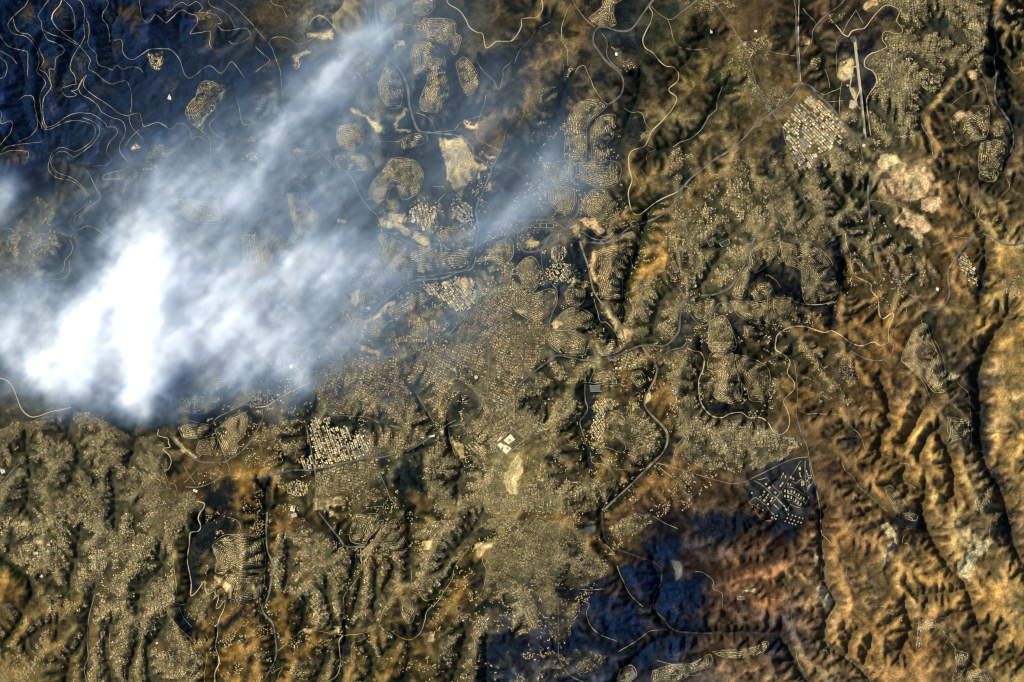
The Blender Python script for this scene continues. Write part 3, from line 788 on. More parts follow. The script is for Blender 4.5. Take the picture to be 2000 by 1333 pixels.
DISTRICTS = '''
W|tan hilltop village with terraced east side in the dark northern forest|A 1460,840 1530,770 1570,650 1650,640 1720,680 1740,720 1700,830 1600,930 1580,1010 1500,970 1450,900
S|small scattered village half veiled by the upper smoke edge|A 1190,1130 1350,1150 1350,1200 1280,1330 1120,1330 1150,1230
S|pale houses fading into thin smoke beside the upper plume|A 1850,1080 2000,1080 2000,1280 1860,1240
S|tiny farm hamlet on a loop track in the dark forest|A 1530,100 1640,100 1660,150 1560,160
W|round housing hill beneath the top end of the narrow smoke streak|B 600,140 680,60 700,0 760,0 860,80 890,150 860,260 720,310 620,240
W|small round cluster of houses behind the smoke streak at the top edge|B 960,90 1040,20 1090,70 1080,150 1000,170
W|oval cluster of houses cut by the top edge beside the smoke|B 1230,40 1300,0 1390,0 1390,70 1320,130 1240,110
G10|straight ribbed apartment rows east of the top smoke streak|B 1120,190 1300,170 1310,260 1200,270 1110,240
W|swirling houses with reddish roofs above the two long housing ridges|B 1310,150 1480,150 1560,190 1560,260 1600,300 1580,380 1550,430 1480,350 1330,310 1300,230
W|large kidney shaped housing ridge with packed concentric rows|B 1210,440 1230,360 1330,330 1430,380 1480,480 1480,580 1510,690 1490,790 1420,880 1310,870 1280,810 1300,730 1340,640 1330,580 1260,620 1220,540
Wr|slim red roofed housing ridge beside the kidney shaped one|B 1560,500 1620,450 1690,520 1740,620 1720,710 1650,750 1610,680 1580,590
W|drop shaped grey housing hill west of the curved highway|B 1010,530 1080,540 1140,650 1150,730 1120,840 1030,840 970,740 960,660
W|faint round housing hill below the narrow smoke streak|B 640,990 780,970 850,1040 830,1130 760,1180 670,1160 630,1080
W|faint housing slope next to the round hill under the streak|B 620,1230 700,1190 850,1230 900,1300 860,1332 630,1332
W|short wedge of houses just north of the big sand quarry road|B 1150,1080 1280,1040 1340,1080 1300,1130 1150,1160
S|hazy houses directly under the narrow smoke streak|B 640,420 950,420 960,520 880,620 760,640 680,520
W|fan of curved terrace rows wrapping a wooded knoll|F 900,130 920,80 1000,0 1060,-90 1230,-80 1300,0 1310,60 1280,160 1240,200 1150,230 1100,130 1050,150 1020,230 960,260 880,190
W|little tongue of terraces at the foot of the curved terrace fan|F 1020,240 1100,230 1130,280 1100,330 1040,320
W|reddish houses inside the highway bend at the top edge|C 600,150 700,60 720,0 850,0 800,40 790,110 810,200 700,220
S|village of loose bright houses along the diagonal road at the top edge|C 1290,0 1400,30 1450,0 1700,0 1750,60 1620,80 1570,160 1490,200 1410,140
S|long straggling village following the diagonal grey road|C 1650,100 1750,250 1800,340 2000,280 2000,480 1860,500 1920,680 2000,760 2000,900 1880,880 1820,700 1720,640 1560,620 1560,500 1660,440 1720,330
S|few houses around a round bald mound west of the tan road|C 780,380 840,390 860,450 960,480 980,540 900,560 850,500
S|small hamlet at the end of a thin track|C 400,520 490,540 490,620 400,630
S|village on a brown spur above a dark valley|C 120,700 300,680 370,690 350,860 280,940 200,930 90,940 80,880
Wr|western half of the twin terraced ridges with winding rows|C 420,1060 450,900 530,800 660,780 740,830 640,930 590,1000 580,1180 570,1260 420,1260
W|eastern half of the twin terraced ridges with pale blocks|C 620,1000 690,920 800,900 800,980 790,1070 740,1130 760,1200 760,1320 640,1320 620,1140
S|scattered houses where the tan road bends south|C 1180,1180 1260,1150 1420,1200 1400,1332 1250,1332
S|small village south of the long highway diagonal|C 1700,1250 1850,1230 1900,1332 1720,1332
S|village beside the upper highway and its tan service road|D 0,250 100,200 170,230 180,290 60,380 0,390
S|village between the highway and the runway|D 330,450 420,420 510,440 500,560 400,600 330,540
S|houses tucked inside the highway fork's western curve|D 0,660 100,680 150,740 140,800 0,860
S|thin cluster of houses north of the runway village|D 380,310 480,320 470,400 400,430
S|small farmstead cluster near the runway's far end|D 470,120 600,110 580,170 480,190
S|loose houses between runway and the diagonal highway|D 520,870 640,880 720,930 640,980 560,920
K|dense grey town spreading east of the long runway|D 700,0 1240,0 1480,0 1780,0 1700,100 1720,260 1680,420 1690,540 1640,600 1500,480 1360,640 1370,700 1290,740 1200,870 1190,920 1130,1080 960,1080 940,1160 830,1170 800,1050 780,880 780,760 850,640 830,560 760,520 770,450 880,400 930,370 900,280 1000,290 1060,240 1030,180 1030,80 930,40
W|hillside settlement of curved rows east of the runway town|D 1420,940 1500,870 1600,900 1640,880 1720,830 1730,960 1700,1080 1600,1100 1540,1140 1470,1090 1440,1000
Wr|red roofed settlement on the knoll beside the eastern highway|D 1660,1120 1780,1090 1860,1130 1870,1200 1800,1290 1780,1332 1650,1332
G60|ranked long sheds in the top corner beyond the eastern highway|D 1890,90 1930,0 2000,0 2000,150 1940,230 1880,190
S|strip of buildings along the eastern highway|D 1760,960 1840,960 1850,1060 1760,1070
K|cramped grey camp just below the industrial estate|D 380,1260 500,1190 690,1100 740,1332 350,1332
K|broad grey town north of the dark terraced settlement|H 0,110 60,120 170,0 760,0 780,230 600,250 590,480 560,500 400,560 280,500 180,490 100,460 60,400 0,370
R|suburb between the tan boundary road and the grey highway|H 590,260 780,250 810,460 850,560 840,660 850,740 780,810 720,800 680,720 690,610 640,500
S|row of houses by the quarry road junction|H 800,270 970,280 970,360 830,350
S|houses in the fold below the orange quarry|H 840,430 980,480 1100,500 1110,580 1180,620 1170,690 1060,680 990,690 920,600
S|few houses hugging the grey highway's west side|H 870,680 960,720 900,740
S|village with white hall inside the highway's wide loop|H 1050,680 1170,640 1210,720 1330,790 1350,860 1330,970 1180,990 1120,940 1040,860 1070,780
W|dark settlement of tight curved terraces above the brown desert edge|H 90,560 240,600 300,560 380,600 440,650 500,740 440,800 530,870 550,930 500,1020 380,1050 290,1030 260,900 250,780 130,720
Wr|small red roofed terrace block south of the dark settlement|H 0,880 60,990 180,1000 190,1070 130,1120 0,1190
Sr|red roofed outpost on the ochre slope by the east edge|H 1760,400 1840,370 1910,470 1850,480 1790,440
W|ring of houses round a knoll above the winding valley road|H 1650,20 1780,0 1800,40 1760,90 1660,70
S|village at the right edge above the ochre spurs|H 1820,870 1960,820 2000,800 2000,960 1900,1000 1840,960
Wr|long pink roofed settlement in neat ladder rows on a ridge|H 1140,1240 1230,1200 1280,1332 1330,1452 1370,1612 1390,1712 1300,1732 1220,1642 1100,1532 1040,1472 1100,1332
S|village spread below the broad tan boundary road|H 80,1280 180,1260 300,1360 560,1412 640,1482 720,1592 680,1662 620,1752 640,1832 480,1772 460,1872 380,1832 400,1712 260,1662 240,1532 60,1400
W|hazy round housing hill under the eastern smoke tail|G 290,140 400,100 490,180 500,260 450,340 370,330 290,250
W|smoke veiled housing slope joining the twin terraced ridges|G 240,-60 480,-60 470,90 300,120
W|terraces on the northern saddle beside the smoke tail|G 520,-60 820,-60 830,100 700,140 600,110 540,80
W|round hill of spiralling terraces north of the cloverleaf junction|G 550,240 620,160 720,160 800,240 820,300 830,380 760,420 650,380 560,320
S|small village along the highway north of the bare valley|G 1160,0 1300,0 1340,80 1270,120 1180,120
R|huge sprawling suburb of tan houses west of the split highway|G 1520,200 1600,60 1800,60 1990,80 2000,440 1900,450 1840,440 1870,560 1780,770 1700,880 1620,930 1480,960 1360,950 1330,860 1400,800 1290,760 1200,560 1200,460 1280,410 1400,400 1500,300
W|oval hill of tan terraces east of the wide sandy road|G 640,640 760,600 880,570 960,600 930,700 940,760 870,820 860,940 850,1000 700,990 680,890 640,760
W|tip of terraces beside the wide sandy road|G 780,1030 850,1060 860,1130 810,1100
R|suburb round the brown sports courts|G 950,870 1060,840 1180,900 1280,880 1330,980 1320,1100 1290,1250 1260,1332 900,1332 870,1180 890,1080 930,950
W|stepped apartment hill below the smoke tail|G 30,760 100,690 170,690 220,790 200,900 150,950 80,900 60,820
W|packed terraces west of the ring road|G 0,860 60,900 130,970 300,930 350,980 330,1080 200,1180 100,1150 0,1050
W|round terraced hill south of the white campus|G 410,960 470,890 560,920 570,1000 520,1060 430,1040
W|terraced hill above the wooded ravine|G 320,1180 440,1080 540,1080 630,1140 600,1210 500,1230 420,1250 330,1240
Gr0|square grid of red roofed blocks in the old centre|G 0,1180 200,1150 290,1230 300,1332 270,1332 200,1512 120,1612 60,1622 0,1712
W|rows of flats north of the central parkway|G 300,1250 500,1260 600,1332 590,1340 560,1442 380,1432 280,1340
W|hook shaped terraces at the dark settlement's west side|G 1860,640 1960,560 2090,560 2060,690 1970,760 1900,800 1850,760
W|narrow terraces lining the split highway|G 1760,860 1830,760 1860,820 1820,940 1800,1000 1720,970
W|terraces circling a small brown hill|G 1870,960 1930,890 2000,890 2040,960 2000,1010 1900,1020
W|bowl of terraces in the highway's western hook|G 1390,1050 1570,1010 1560,1100 1520,1180 1440,1150
W|terrace belt east of the highway hook|G 1700,1020 2000,1040 2000,1200 1850,1170 1760,1100
W|snaking terraces on the ridge above the loop valley|G 1540,1180 1650,1140 1720,1260 1740,1402 1560,1412 1530,1332
Wr|small ring of red roofed houses on the brown slope|G 1810,1220 1920,1200 1930,1280 1870,1332 1820,1300
W|hazy hillside neighbourhood north of the main smoke bank|F 250,180 350,190 420,290 490,340 500,430 420,500 330,500 300,420 270,320
R|dense blocks on the plateau below the sandy cut|F 1400,440 1680,430 1720,480 1700,640 1560,640 1450,560
W|large smoke washed neighbourhood of tight grey rows|F 960,510 1040,490 1180,560 1300,600 1400,640 1540,640 1700,660 1680,770 1500,800 1300,830 1100,830 1000,700
W|finger of terraces pointing at the smoke tail|F 1720,720 1880,560 2000,560 2000,690 1900,740 1840,700
R|mixed blocks beside the valley highway|F 1720,780 1900,760 2000,720 2000,960 1900,1000 1780,950 1700,860
W|long hairpin of terraces below the sandy cutting|F 900,1180 1050,1080 1150,1020 1300,960 1340,1010 1200,1100 1050,1180 960,1290 900,1290
W|striped rows behind the thin smoke fringe|F 820,960 950,900 1040,940 1000,1010 880,1100 820,1080
S|faint houses at the smoke bank's ragged east side|F 720,1180 830,1140 850,1240 800,1320 700,1320
R|campus and flats on the ridge south of the hairpin|F 1000,1332 1100,1240 1250,1160 1450,1100 1500,1160 1440,1270 1300,1332
Gr30|dense reddish old quarters fanning from the centre|F 1560,1332 1600,1200 1720,1080 1800,1000 2000,960 2000,1332
W|ghostly streets inside the bright smoke east of the core|F 0,560 90,560 130,650 100,800 0,830
S|sprawling hill village west of the smoke column|E 210,250 310,200 380,280 470,350 430,410 500,480 610,520 600,570 480,620 400,680 300,650 250,740 180,780 130,700 0,600 0,520 80,500 150,430
W|smoke covered blocks above the core|E 1350,230 1700,240 1750,400 1500,400
W|smoke covered streets east of the column|E 1900,500 2000,500 2000,900 1900,900
Rn|broad mottled town south of the smoke source with dark orchards|I 0,700 140,640 300,640 600,560 700,560 800,620 960,720 1060,760 1200,740 1300,800 1280,900 1330,960 1280,1020 1320,1120 1390,1190 1500,1170 1560,1240 1540,1336 0,1336
W|small pale terraces at the smoke's lower right fringe|I 1370,460 1470,440 1480,560 1400,560
W|oval of curling terraces on a spur just clear of the smoke|I 1480,450 1560,430 1680,290 1750,290 1760,340 1680,410 1740,450 1690,520 1580,570 1480,550
W|round suburb of concentric streets inside the ring highway|I 1680,700 1800,600 1920,560 1940,640 1910,740 1850,800 1880,830 1850,900 1770,890 1720,790
W|blocks north of the sandy highway start|I 1400,680 1500,650 1630,670 1660,720 1560,760 1440,750
Wr|reddish terraces beside a dark grove|I 1560,780 1680,750 1700,800 1650,880 1540,870
S|houses along the ring highway's outer side|I 1800,980 1900,900 2000,860 2000,940 1900,1030
S|lone cluster in the dark brown triangle of fields|I 1640,1000 1720,980 1730,1020 1650,1050
W|strip of terraces along the valley's dark wood|I 1800,540 1880,420 1920,340 1990,380 1990,430 1900,500
Gr20|wide central city of packed blocks below the smoke|J 470,260 560,180 700,190 760,120 880,110 980,170 1080,130 1180,190 1300,150 1400,60 1600,0 2000,0 2000,520 1900,480 1740,440 1690,370 1590,280 1560,300 1520,520 1460,640 1380,640 1220,640 960,640 760,590 480,560 470,400
K|ancient walled quarter of tiny tan houses beside the paved compound|J 1770,440 2000,540 2120,600 2060,700 2000,720 1870,800 1900,860 1740,900 1640,850 1600,760 1570,700 1620,640 1740,570
G12|fine gridded streets between warehouses and the old valley|J 960,650 1200,660 1380,660 1290,790 1150,850 860,910 850,760
G12|regular housing blocks south of the straight city highway|J 470,1030 600,990 960,920 960,1000 1000,1020 960,1060 740,1180 480,1200
G30|hazy blocks just west of the warehouse district|J 190,590 380,560 470,580 400,640 400,780 340,860 220,900 180,800
G80|short rows beside the sports park at the smoke fringe|J 0,330 80,330 80,500 0,510
S|loose blocks along the curving western parkway|J 0,700 60,660 180,650 190,780 60,820 0,790
R|steep houses around the dark wooded hollow|J 1100,880 1250,870 1500,760 1560,900 1620,960 1590,1100 1540,1250 1450,1300 1330,1200 1340,1100 1300,900 1200,900
K|tightly packed hillside suburb facing the pale bare slope|J 1600,1040 1760,1000 1900,960 1960,1030 1950,1200 2000,1220 2000,1336 1560,1336 1560,1220
R|flats above the valley road's tan bend|J 850,1180 1000,1120 1030,1200 980,1280 860,1290
R|grey quarter east of the red roofed grid|K 150,290 330,150 550,160 630,170 600,310 540,340 380,340 370,420 240,440 120,600 0,600 0,420
K|tan quarter descending to the green ravine|K 120,600 380,420 560,480 580,550 520,620 420,640 250,700 120,780 60,830 100,700
W|curved rows south of the double junction|K 650,0 840,0 860,60 720,120 680,90
G15|orderly rows inside the junction of the two big roads|K 720,150 980,60 1040,130 1050,220 900,220
W|ring of terraces above the white campus park|K 650,260 760,240 850,330 640,320
W|small onion shaped housing knoll|K 940,240 1010,240 1040,320 980,360 930,300
K|village east of the campus ridge|K 770,560 850,520 1000,480 1060,570 1130,640 1180,720 1200,780 1120,860 1060,940 960,960 900,840 800,740 750,690 740,620
K|great tan town between the sandy road and the loop boundary road|K 1150,170 1260,90 1360,60 1490,110 1490,200 1450,260 1450,420 1480,500 1560,600 1650,610 1780,580 1930,620 2100,740 2220,760 2280,800 2100,930 2000,980 1900,1000 1760,1050 1700,1000 1480,1000 1340,900 1330,720 1260,640 1290,500 1240,400 1180,270
W|pale concentric terraces on the western lobe of the loop|K 1540,110 1640,60 1720,100 1740,220 1790,330 1780,450 1690,490 1570,430 1530,330 1600,340 1610,250 1530,220
Wr|dark red terraces on the eastern lobe of the loop|K 1740,110 1850,130 2000,220 2000,400 1960,470 1860,460 1830,380 1780,300
W|straight strips at the neck of the loop settlement|K 1560,20 1720,0 1690,70 1560,90
S|houses dotted over the green ravine's far bank|K 240,800 480,760 560,880 460,960 340,930
K|village packed on the slope below the ravine|K 0,1250 60,1180 200,1060 330,1000 520,1060 680,1070 740,1100 720,1240 640,1336 0,1336
S|tiny village on the dark knoll beside the burnt brown slope|K 500,950 580,960 600,1030 520,1030
S|little compound on the reddish hillside|K 1270,1080 1330,1070 1340,1120 1280,1130
W|terraces on the desert ridge's pale shoulder|L 1410,600 1590,620 1580,740 1480,770 1410,800 1420,720
W|small ringed outpost high on the ochre desert|L 1620,1210 1700,1200 1750,1260 1700,1336 1610,1310
W|slanting rows of houses on a dark desert spur|L 910,1150 980,1150 1110,1330 1000,1330 940,1220
S|few huts beside the desert road fork|L 640,1220 700,1210 680,1260 640,1260
S|pale works at the end of the pink roofed ridge|L 1370,230 1450,220 1460,280 1420,310 1370,300
S|straggling houses on the brown tongue below the village|L 640,450 700,480 860,660 800,720 760,580
Rn|vast speckled town filling the lower left corner|M 0,0 1480,0 1450,170 1360,240 1360,420 1380,700 1300,740 1400,920 1520,1050 1600,1170 1550,1340 700,1340 660,1200 690,1100 700,800 740,640 280,540 210,500 150,440 60,380 0,320
S|loose houses across the lower left brown hills|M 280,540 740,640 700,800 690,1100 640,1340 0,1340 0,1100 100,980 200,780 260,640
S|scattered homes west of the dark stream|M 0,700 150,720 200,780 100,900 0,1000
W|horseshoe of looping terraces on a hilltop above switchbacks|M 1660,260 1760,200 1900,170 2000,180 2060,230 2060,470 1880,480 1800,440 1740,480 1680,460 1700,380
W|grey stepped blocks south of the looping terraces|M 1760,490 1900,480 2060,480 2040,640 1960,680 1860,700 1820,580
S|small village beside the road switchbacks|M 1490,680 1660,670 1680,740 1600,850 1500,770
R|tan suburb on two ridges east of the grey valley road|N 180,160 420,100 600,200 590,330 720,330 740,420 700,560 720,640 660,800 540,900 430,880 460,780 280,640 150,600 110,540 140,320
W|U shaped grey terraces in a hollow|N 780,20 960,20 900,150 960,70 1000,80 880,200 850,250 750,230 740,150
W|nested crescents of terraces beside the brown hollow|N 990,100 1100,60 1140,180 1190,280 1080,290 950,260 870,350 830,390 820,320 920,220
R|ribbon village on steep parallel spurs|N 770,590 860,420 1000,420 1080,320 1200,290 1200,580 1100,620 1000,730 960,880 900,700 740,880 800,620
W|isolated oval of rows on a bare knoll|N 1140,660 1240,650 1260,760 1200,870 1140,790
R|long slope of houses above the winding tan valley|N 1200,100 1500,60 2000,0 2000,120 1750,200 1600,330 1480,560 1380,680 1270,640 1210,560 1210,320 1320,310 1300,180 1220,190
R|dark edged suburb around a brown bowl|N 1850,200 2000,180 2000,700 1780,690 1800,400
S|arc of houses round red brown fields near the bottom edge|N 800,1060 960,1000 1180,1010 1190,1080 980,1180 860,1330 740,1330 850,1150
S|village touching the bottom edge by the curved tan road|N 280,1180 480,1130 620,1080 640,1200 600,1290 500,1330 280,1330
S|houses thinning out on the pale lower slope|N 1450,960 1600,780 1800,800 1900,900 1750,1150 1560,1330 1450,1200
S|small knot of houses at the track crossing|N 960,880 1050,900 1080,1000 970,980
R|crowded hill town overlooking the dark basin|O 0,80 200,60 400,100 550,130 580,260 700,380 760,480 600,560 500,600 300,520 380,680 540,720 480,820 280,800 160,520 0,480
R|lower end of the crowded hill town|O 0,520 150,640 200,780 200,900 0,1000
S|dim houses going down into the dark basin|O 280,820 480,830 440,960 380,1050 290,960
R|knoll of houses beside the sandy road's split|O 760,120 900,20 1090,20 1100,80 1000,140 880,180 800,190
S|dim blue village near the bottom edge|O 250,1120 560,1060 740,1130 660,1290 400,1290 200,1250
W|winding terrace rows on a low ridge near the bottom|O 1100,1240 1250,1190 1400,1180 1540,1110 1550,1200 1430,1240 1300,1320 1100,1320
W|ribbon of terraces along the desert edge road|O 1560,1090 1680,1080 1880,1060 1990,1010 2000,1060 1880,1130 1740,1140 1620,1120
W|dark ringed estate at the bottom edge|O 850,1230 930,1200 970,1270 900,1333 820,1333
W|tiny walled monastery like cluster on the sandy saddle|O 1740,650 1830,650 1830,690 1760,690
W|hook of houses along a desert crest|P 1180,850 1270,840 1380,880 1400,1000 1380,1010 1370,900 1240,920 1200,940 1190,1070 1160,1060 1170,930
W|S shaped rows on the next desert crest|P 1460,1080 1560,1110 1560,1180 1500,1280 1440,1310 1470,1180
W|dusty houses in the lower right corner|P 1560,1250 1680,1230 1750,1340 1540,1340
W|oval outpost under the slanting desert rows|P 1080,10 1160,20 1150,70 1070,50
S|bright huts in a desert gully|P 850,1220 930,1205 890,1260
S|string of caravans leading to the desert hook|P 900,775 960,780 1020,800 1050,850 1030,850 990,800
'''
INDUSTRY = '''
45|D 110,1000 200,840 270,790 340,760 420,810 500,900 560,960 600,1030 560,1130 450,1180 400,1200 380,1100 260,1200 200,1180 150,1090|75|runway estate|the highway fork|235,655
35|D 160,1160 300,1190 380,1190 340,1310 290,1330 200,1270|60|estate southern tail|the highway fork|235,655
20|J 340,900 430,900 440,800 410,650 470,600 590,600 560,700 700,660 760,740 850,730 920,800 850,900 640,950 460,1000 340,990|62|central warehouse district|its western crossroads|450,1005
35|F 1310,880 1450,910 1560,830 1680,850 1720,950 1700,1080 1560,1100 1450,1000 1350,980|60|convention quarter|the city entrance bridge|1250,860
10|F 1200,290 1280,270 1400,290 1430,350 1400,410 1330,480 1250,400 1210,350|50|ridge technology park|the sandy cutting|1000,420
50|F 1540,290 1640,250 1690,300 1700,390 1620,420 1530,380|55|works below the big quarry|the quarry floor|1640,100
30|G 260,790 320,740 390,720 450,760 500,830 440,880 300,860|50|ring road campus|the cloverleaf junction|530,560
0|G 300,620 370,580 420,600 420,680 350,720 310,700|42|institute oval|the cloverleaf junction|530,560
60|H 1480,690 1540,650 1620,780 1640,920 1580,880 1500,780|55|desert industrial spur|the highway bend|1670,500
30|K 640,470 790,440 830,500 730,560 720,700 700,780 650,780 600,720 660,560|42|ridge top campus|the double junction|660,150
15|J 240,1120 320,1080 410,1120 420,1180 340,1220 250,1190|36|southern tower blocks|the highway crossing|460,1010
'''
def lines(s): return [l for l in s.strip().split('\n') if l.strip()]
ROAD_LINES = []
for l in lines(ROADS):
    k, t, pts = l.split(' ', 2); ROAD_LINES.append((k, to_px(t, pts)))
VALLEY_LINES = [to_px(*l.split(' ', 1)) for l in lines(VALLEYS)]
FOREST_AND_SHADE_POLYS = [to_px(*l.split(' ', 1)) for l in lines(FORESTS_AND_SHADE)]  # strips along the right-edge wadi paint its shade as tree cover
SAND_POLYS = [(l[0], to_px(*l[2:].split(' ', 1))) for l in lines(SANDS)]
DIST = []
for l in lines(DISTRICTS):
    st, lab, rest = l.split('|'); DIST.append((st, lab, to_px(*rest.split(' ', 1))))

# ---------------------------------------------------------------- the terrain: river incision between the traced valleys
EX, EY = 12000.0, 8500.0
def bil(a, x, y, ex, ey, d):
    h, w = a.shape[:2]
    u = np.clip((x + ex) / d, 0, w - 1.001); v = np.clip((y + ey) / d, 0, h - 1.001)
    i = u.astype(int); j = v.astype(int); fu = u - i; fv = v - j
    if a.ndim == 3: fu = fu[..., None]; fv = fv[..., None]
    return (a[j, i] * (1 - fu) + a[j, i + 1] * fu) * (1 - fv) + (a[j + 1, i] * (1 - fu) + a[j + 1, i + 1] * fu) * fv
def box_mean(a, r):
    p = np.pad(a, r, 'edge').cumsum(0).cumsum(1); p = np.pad(p, ((1, 0), (1, 0)))
    n = 2 * r + 1
    return (p[n:, n:] - p[:-n, n:] - p[n:, :-n] + p[:-n, :-n]) / (n * n)
vpts = []
for p in VALLEY_LINES:
    s = world_xy(smooth_line(p, 2.5)); s = s + 25 * np.stack([fbm(s[:, 0], s[:, 1], 200, 3, 3), fbm(s[:, 0], s[:, 1], 200, 9, 3)], -1)
    vpts.append(s)
vp = np.vstack(vpts)
def erode(z, DX, steps, rate, dif):
    """Stream-power incision: every cell drains to its steepest neighbour; traced valleys and the rim are base level."""
    ny, nx = int(round(2 * EY / DX)) + 1, int(round(2 * EX / DX)) + 1
    gx, gy = np.meshgrid(np.linspace(-EX, EX, nx), np.linspace(-EY, EY, ny)); gpx, gpy = gx / PX + 1000, 666.5 - gy / PX
    desert = np.clip(((gpx - 1000) * 0.75 + (gpy - 650) * 0.66 + 60 * fbm(gx, gy, 1500, 1, 4) - 250) / 420, 0, 1)
    desert = desert * desert * (3 - 2 * desert)
    base = 640 - 260 * desert * np.clip((gpx - 1100) / 900, 0, 1.3) - 60 * np.clip((600 - gpx) / 600, 0, 1)
    vmask = np.zeros((ny, nx), bool)
    ix = np.clip(np.round((vp[:, 0] + EX) / DX).astype(int), 0, nx - 1); iy = np.clip(np.round((vp[:, 1] + EY) / DX).astype(int), 0, ny - 1)
    vmask[iy, ix] = True
    up = np.ones((ny, nx))
    for st, lab, p in DIST:
        if st[0] in 'W':
            lo = p.min(0) - 8; hi = p.max(0) + 8
            m = (gpx > lo[0]) & (gpx < hi[0]) & (gpy > lo[1]) & (gpy < hi[1])
            up[m] += 0.35 * inside(gpx[m], gpy[m], p)
    up = blur(up, 6)
    if z is None:
        z = base + 25 * fbm(gx, gy, 900, 5, 5) + 8 * rng.random((ny, nx)); z[vmask] = base[vmask] - 10
    else:
        z = bil(z[0], gx, gy, EX, EY, z[1]) + 3 * rng.random((ny, nx)); z[vmask] = np.minimum(z[vmask], base[vmask] - 10)
    fixed = vmask.copy(); fixed[0] = fixed[-1] = True; fixed[:, 0] = fixed[:, -1] = True
    N = nx * ny; idx = np.arange(N).reshape(ny, nx); fix_f = fixed.ravel()
    upl = (rate * up * (0.85 + 0.35 * desert)).ravel()
    for it in range(steps):
        zp = np.pad(z, 1, constant_values=1e9)
        best = np.zeros((ny, nx)); rec = idx.copy(); ln = np.full((ny, nx), DX)
        for dy in (-1, 0, 1):
            for dx in (-1, 0, 1):
                if not (dy or dx): continue
                d = DX * (1.4142 if dy and dx else 1.0)
                sl = (z - zp[1 + dy:1 + dy + ny, 1 + dx:1 + dx + nx]) / d * (0.95 + 0.1 * rng.random((ny, nx)))
                m = sl > best; best[m] = sl[m]; rec[m] = idx[m] + dy * nx + dx; ln[m] = d
        zf = z.ravel(); order = np.argsort(-zf).tolist(); rl = rec.ravel().tolist(); acc = [1.0] * N
        for i in order:
            r = rl[i]
            if r != i: acc[r] += acc[i]
        F = 0.11 * (rate / 3.0) * np.sqrt(np.array(acc)) * DX / ln.ravel(); F[fix_f] = 0
        zl = (zf + np.where(fix_f, 0, upl)).tolist(); Fl = F.tolist()
        for i in reversed(order):
            r = rl[i]
            if r != i and Fl[i] > 0: zl[i] = (zl[i] + Fl[i] * zl[r]) / (1 + Fl[i])
        z = np.array(zl).reshape(ny, nx); z = z * (1 - dif) + dif * blur(z, 1)
    return z, base, desert
z, base, desert = erode(None, 62.5, 34, 3.0, 0.06)
DX = 31.25
z, base, desert = erode((z, 62.5), DX, 14, 2.2, 0.065)
z = base + (z - base) * (2.25 - 0.2 * desert)
print('terrain', z.min(), z.max(), round(time.time() - T0, 1))

# finer grid with small relief on top
GX, GY, GD = 11984.0, 8484.0, 28.0
mx, my = int(round(2 * GX / GD)) + 1, int(round(2 * GY / GD)) + 1
xs, ys = np.linspace(-GX, GX, mx), np.linspace(-GY, GY, my)
X, Y = np.meshgrid(xs, ys)
wxx = X + 14 * fbm(X, Y, 140, 21, 3); wyy = Y + 14 * fbm(X, Y, 140, 27, 3)
Z = bil(z, wxx, wyy, EX, EY, DX); DES = bil(desert, X, Y, EX, EY, DX)
Z = Z * (0.4 + 0.6 * DES) + blur(Z, 1) * (0.6 - 0.6 * DES) + (1.5 + 2 * DES) * fbm(X, Y, 110, 31, 4) - (4 + 15 * DES) * (1 - np.clip(np.abs(fbm(X, Y, 260, 6, 3, 0.45)) / 0.28, 0, 1)) ** 1.5
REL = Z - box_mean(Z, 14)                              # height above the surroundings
PXg, PYg = X / PX + 1000, 666.5 - Y / PX
def line_dist(p, reach):
    s = smooth_line(p, 6.0); lo = s.min(0) - reach; hi = s.max(0) + reach
    m = (PXg > lo[0]) & (PXg < hi[0]) & (PYg > lo[1]) & (PYg < hi[1])
    x = PXg[m] + 3.5 * fbm(X[m], Y[m], 300, 5, 4); y = PYg[m] + 3.5 * fbm(X[m], Y[m], 300, 11, 4)
    d = np.full(x.shape, 1e9)
    for i in range(len(s) - 1):
        v = s[i + 1] - s[i]; t = np.clip(((x - s[i, 0]) * v[0] + (y - s[i, 1]) * v[1]) / (v @ v + 1e-9), 0, 1)
        d = np.minimum(d, np.hypot(x - s[i, 0] - t * v[0], y - s[i, 1] - t * v[1]))
    return m, d
for vi, half, deep in ((0, 16, 85), (1, 9, 45), (2, 8, 55), (3, 8, 55), (4, 8, 50), (5, 8, 45), (8, 9, 60), (11, 10, 60), (33, 9, 45), (29, 11, 60), (31, 10, 50), (16, 9, 40)):
    m, d = line_dist(VALLEY_LINES[vi], half * 2.2)
    Z[m] -= deep * np.exp(-(d / half) ** 2)
for k, p in SAND_POLYS:                                      # quarries are dug out in benches
    if k not in 'qo': continue
    lo = p.min(0) - 5; hi = p.max(0) + 5
    if (hi - lo).max() < 24: continue
    m = (PXg > lo[0]) & (PXg < hi[0]) & (PYg > lo[1]) & (PYg < hi[1])
    ins = inside(PXg[m], PYg[m], p); d = edge_dist(PXg[m], PYg[m], p)
    Z[m] -= np.where(ins, np.floor(np.clip(d / 4, 0, 3)) * 9, 0)
def H(x, y): return bil(Z, np.asarray(x, float), np.asarray(y, float), GX, GY, GD)

# ---------------------------------------------------------------- what covers the ground
K_ALB = np.array([0.585, 0.630, 0.665])
cp = []; cc = []
for l in lines(GROUND):
    yy, rest = l.split(':')
    for e in rest.split(';'):
        a, b = e.split(); cp.append((float(a), float(yy))); cc.append(srgb([float(v) for v in b.split(',')]))
cp = np.array(cp); cc = np.array(cc)  # upper-left and basin entries hold haze blue, the right-wadi entry its shade
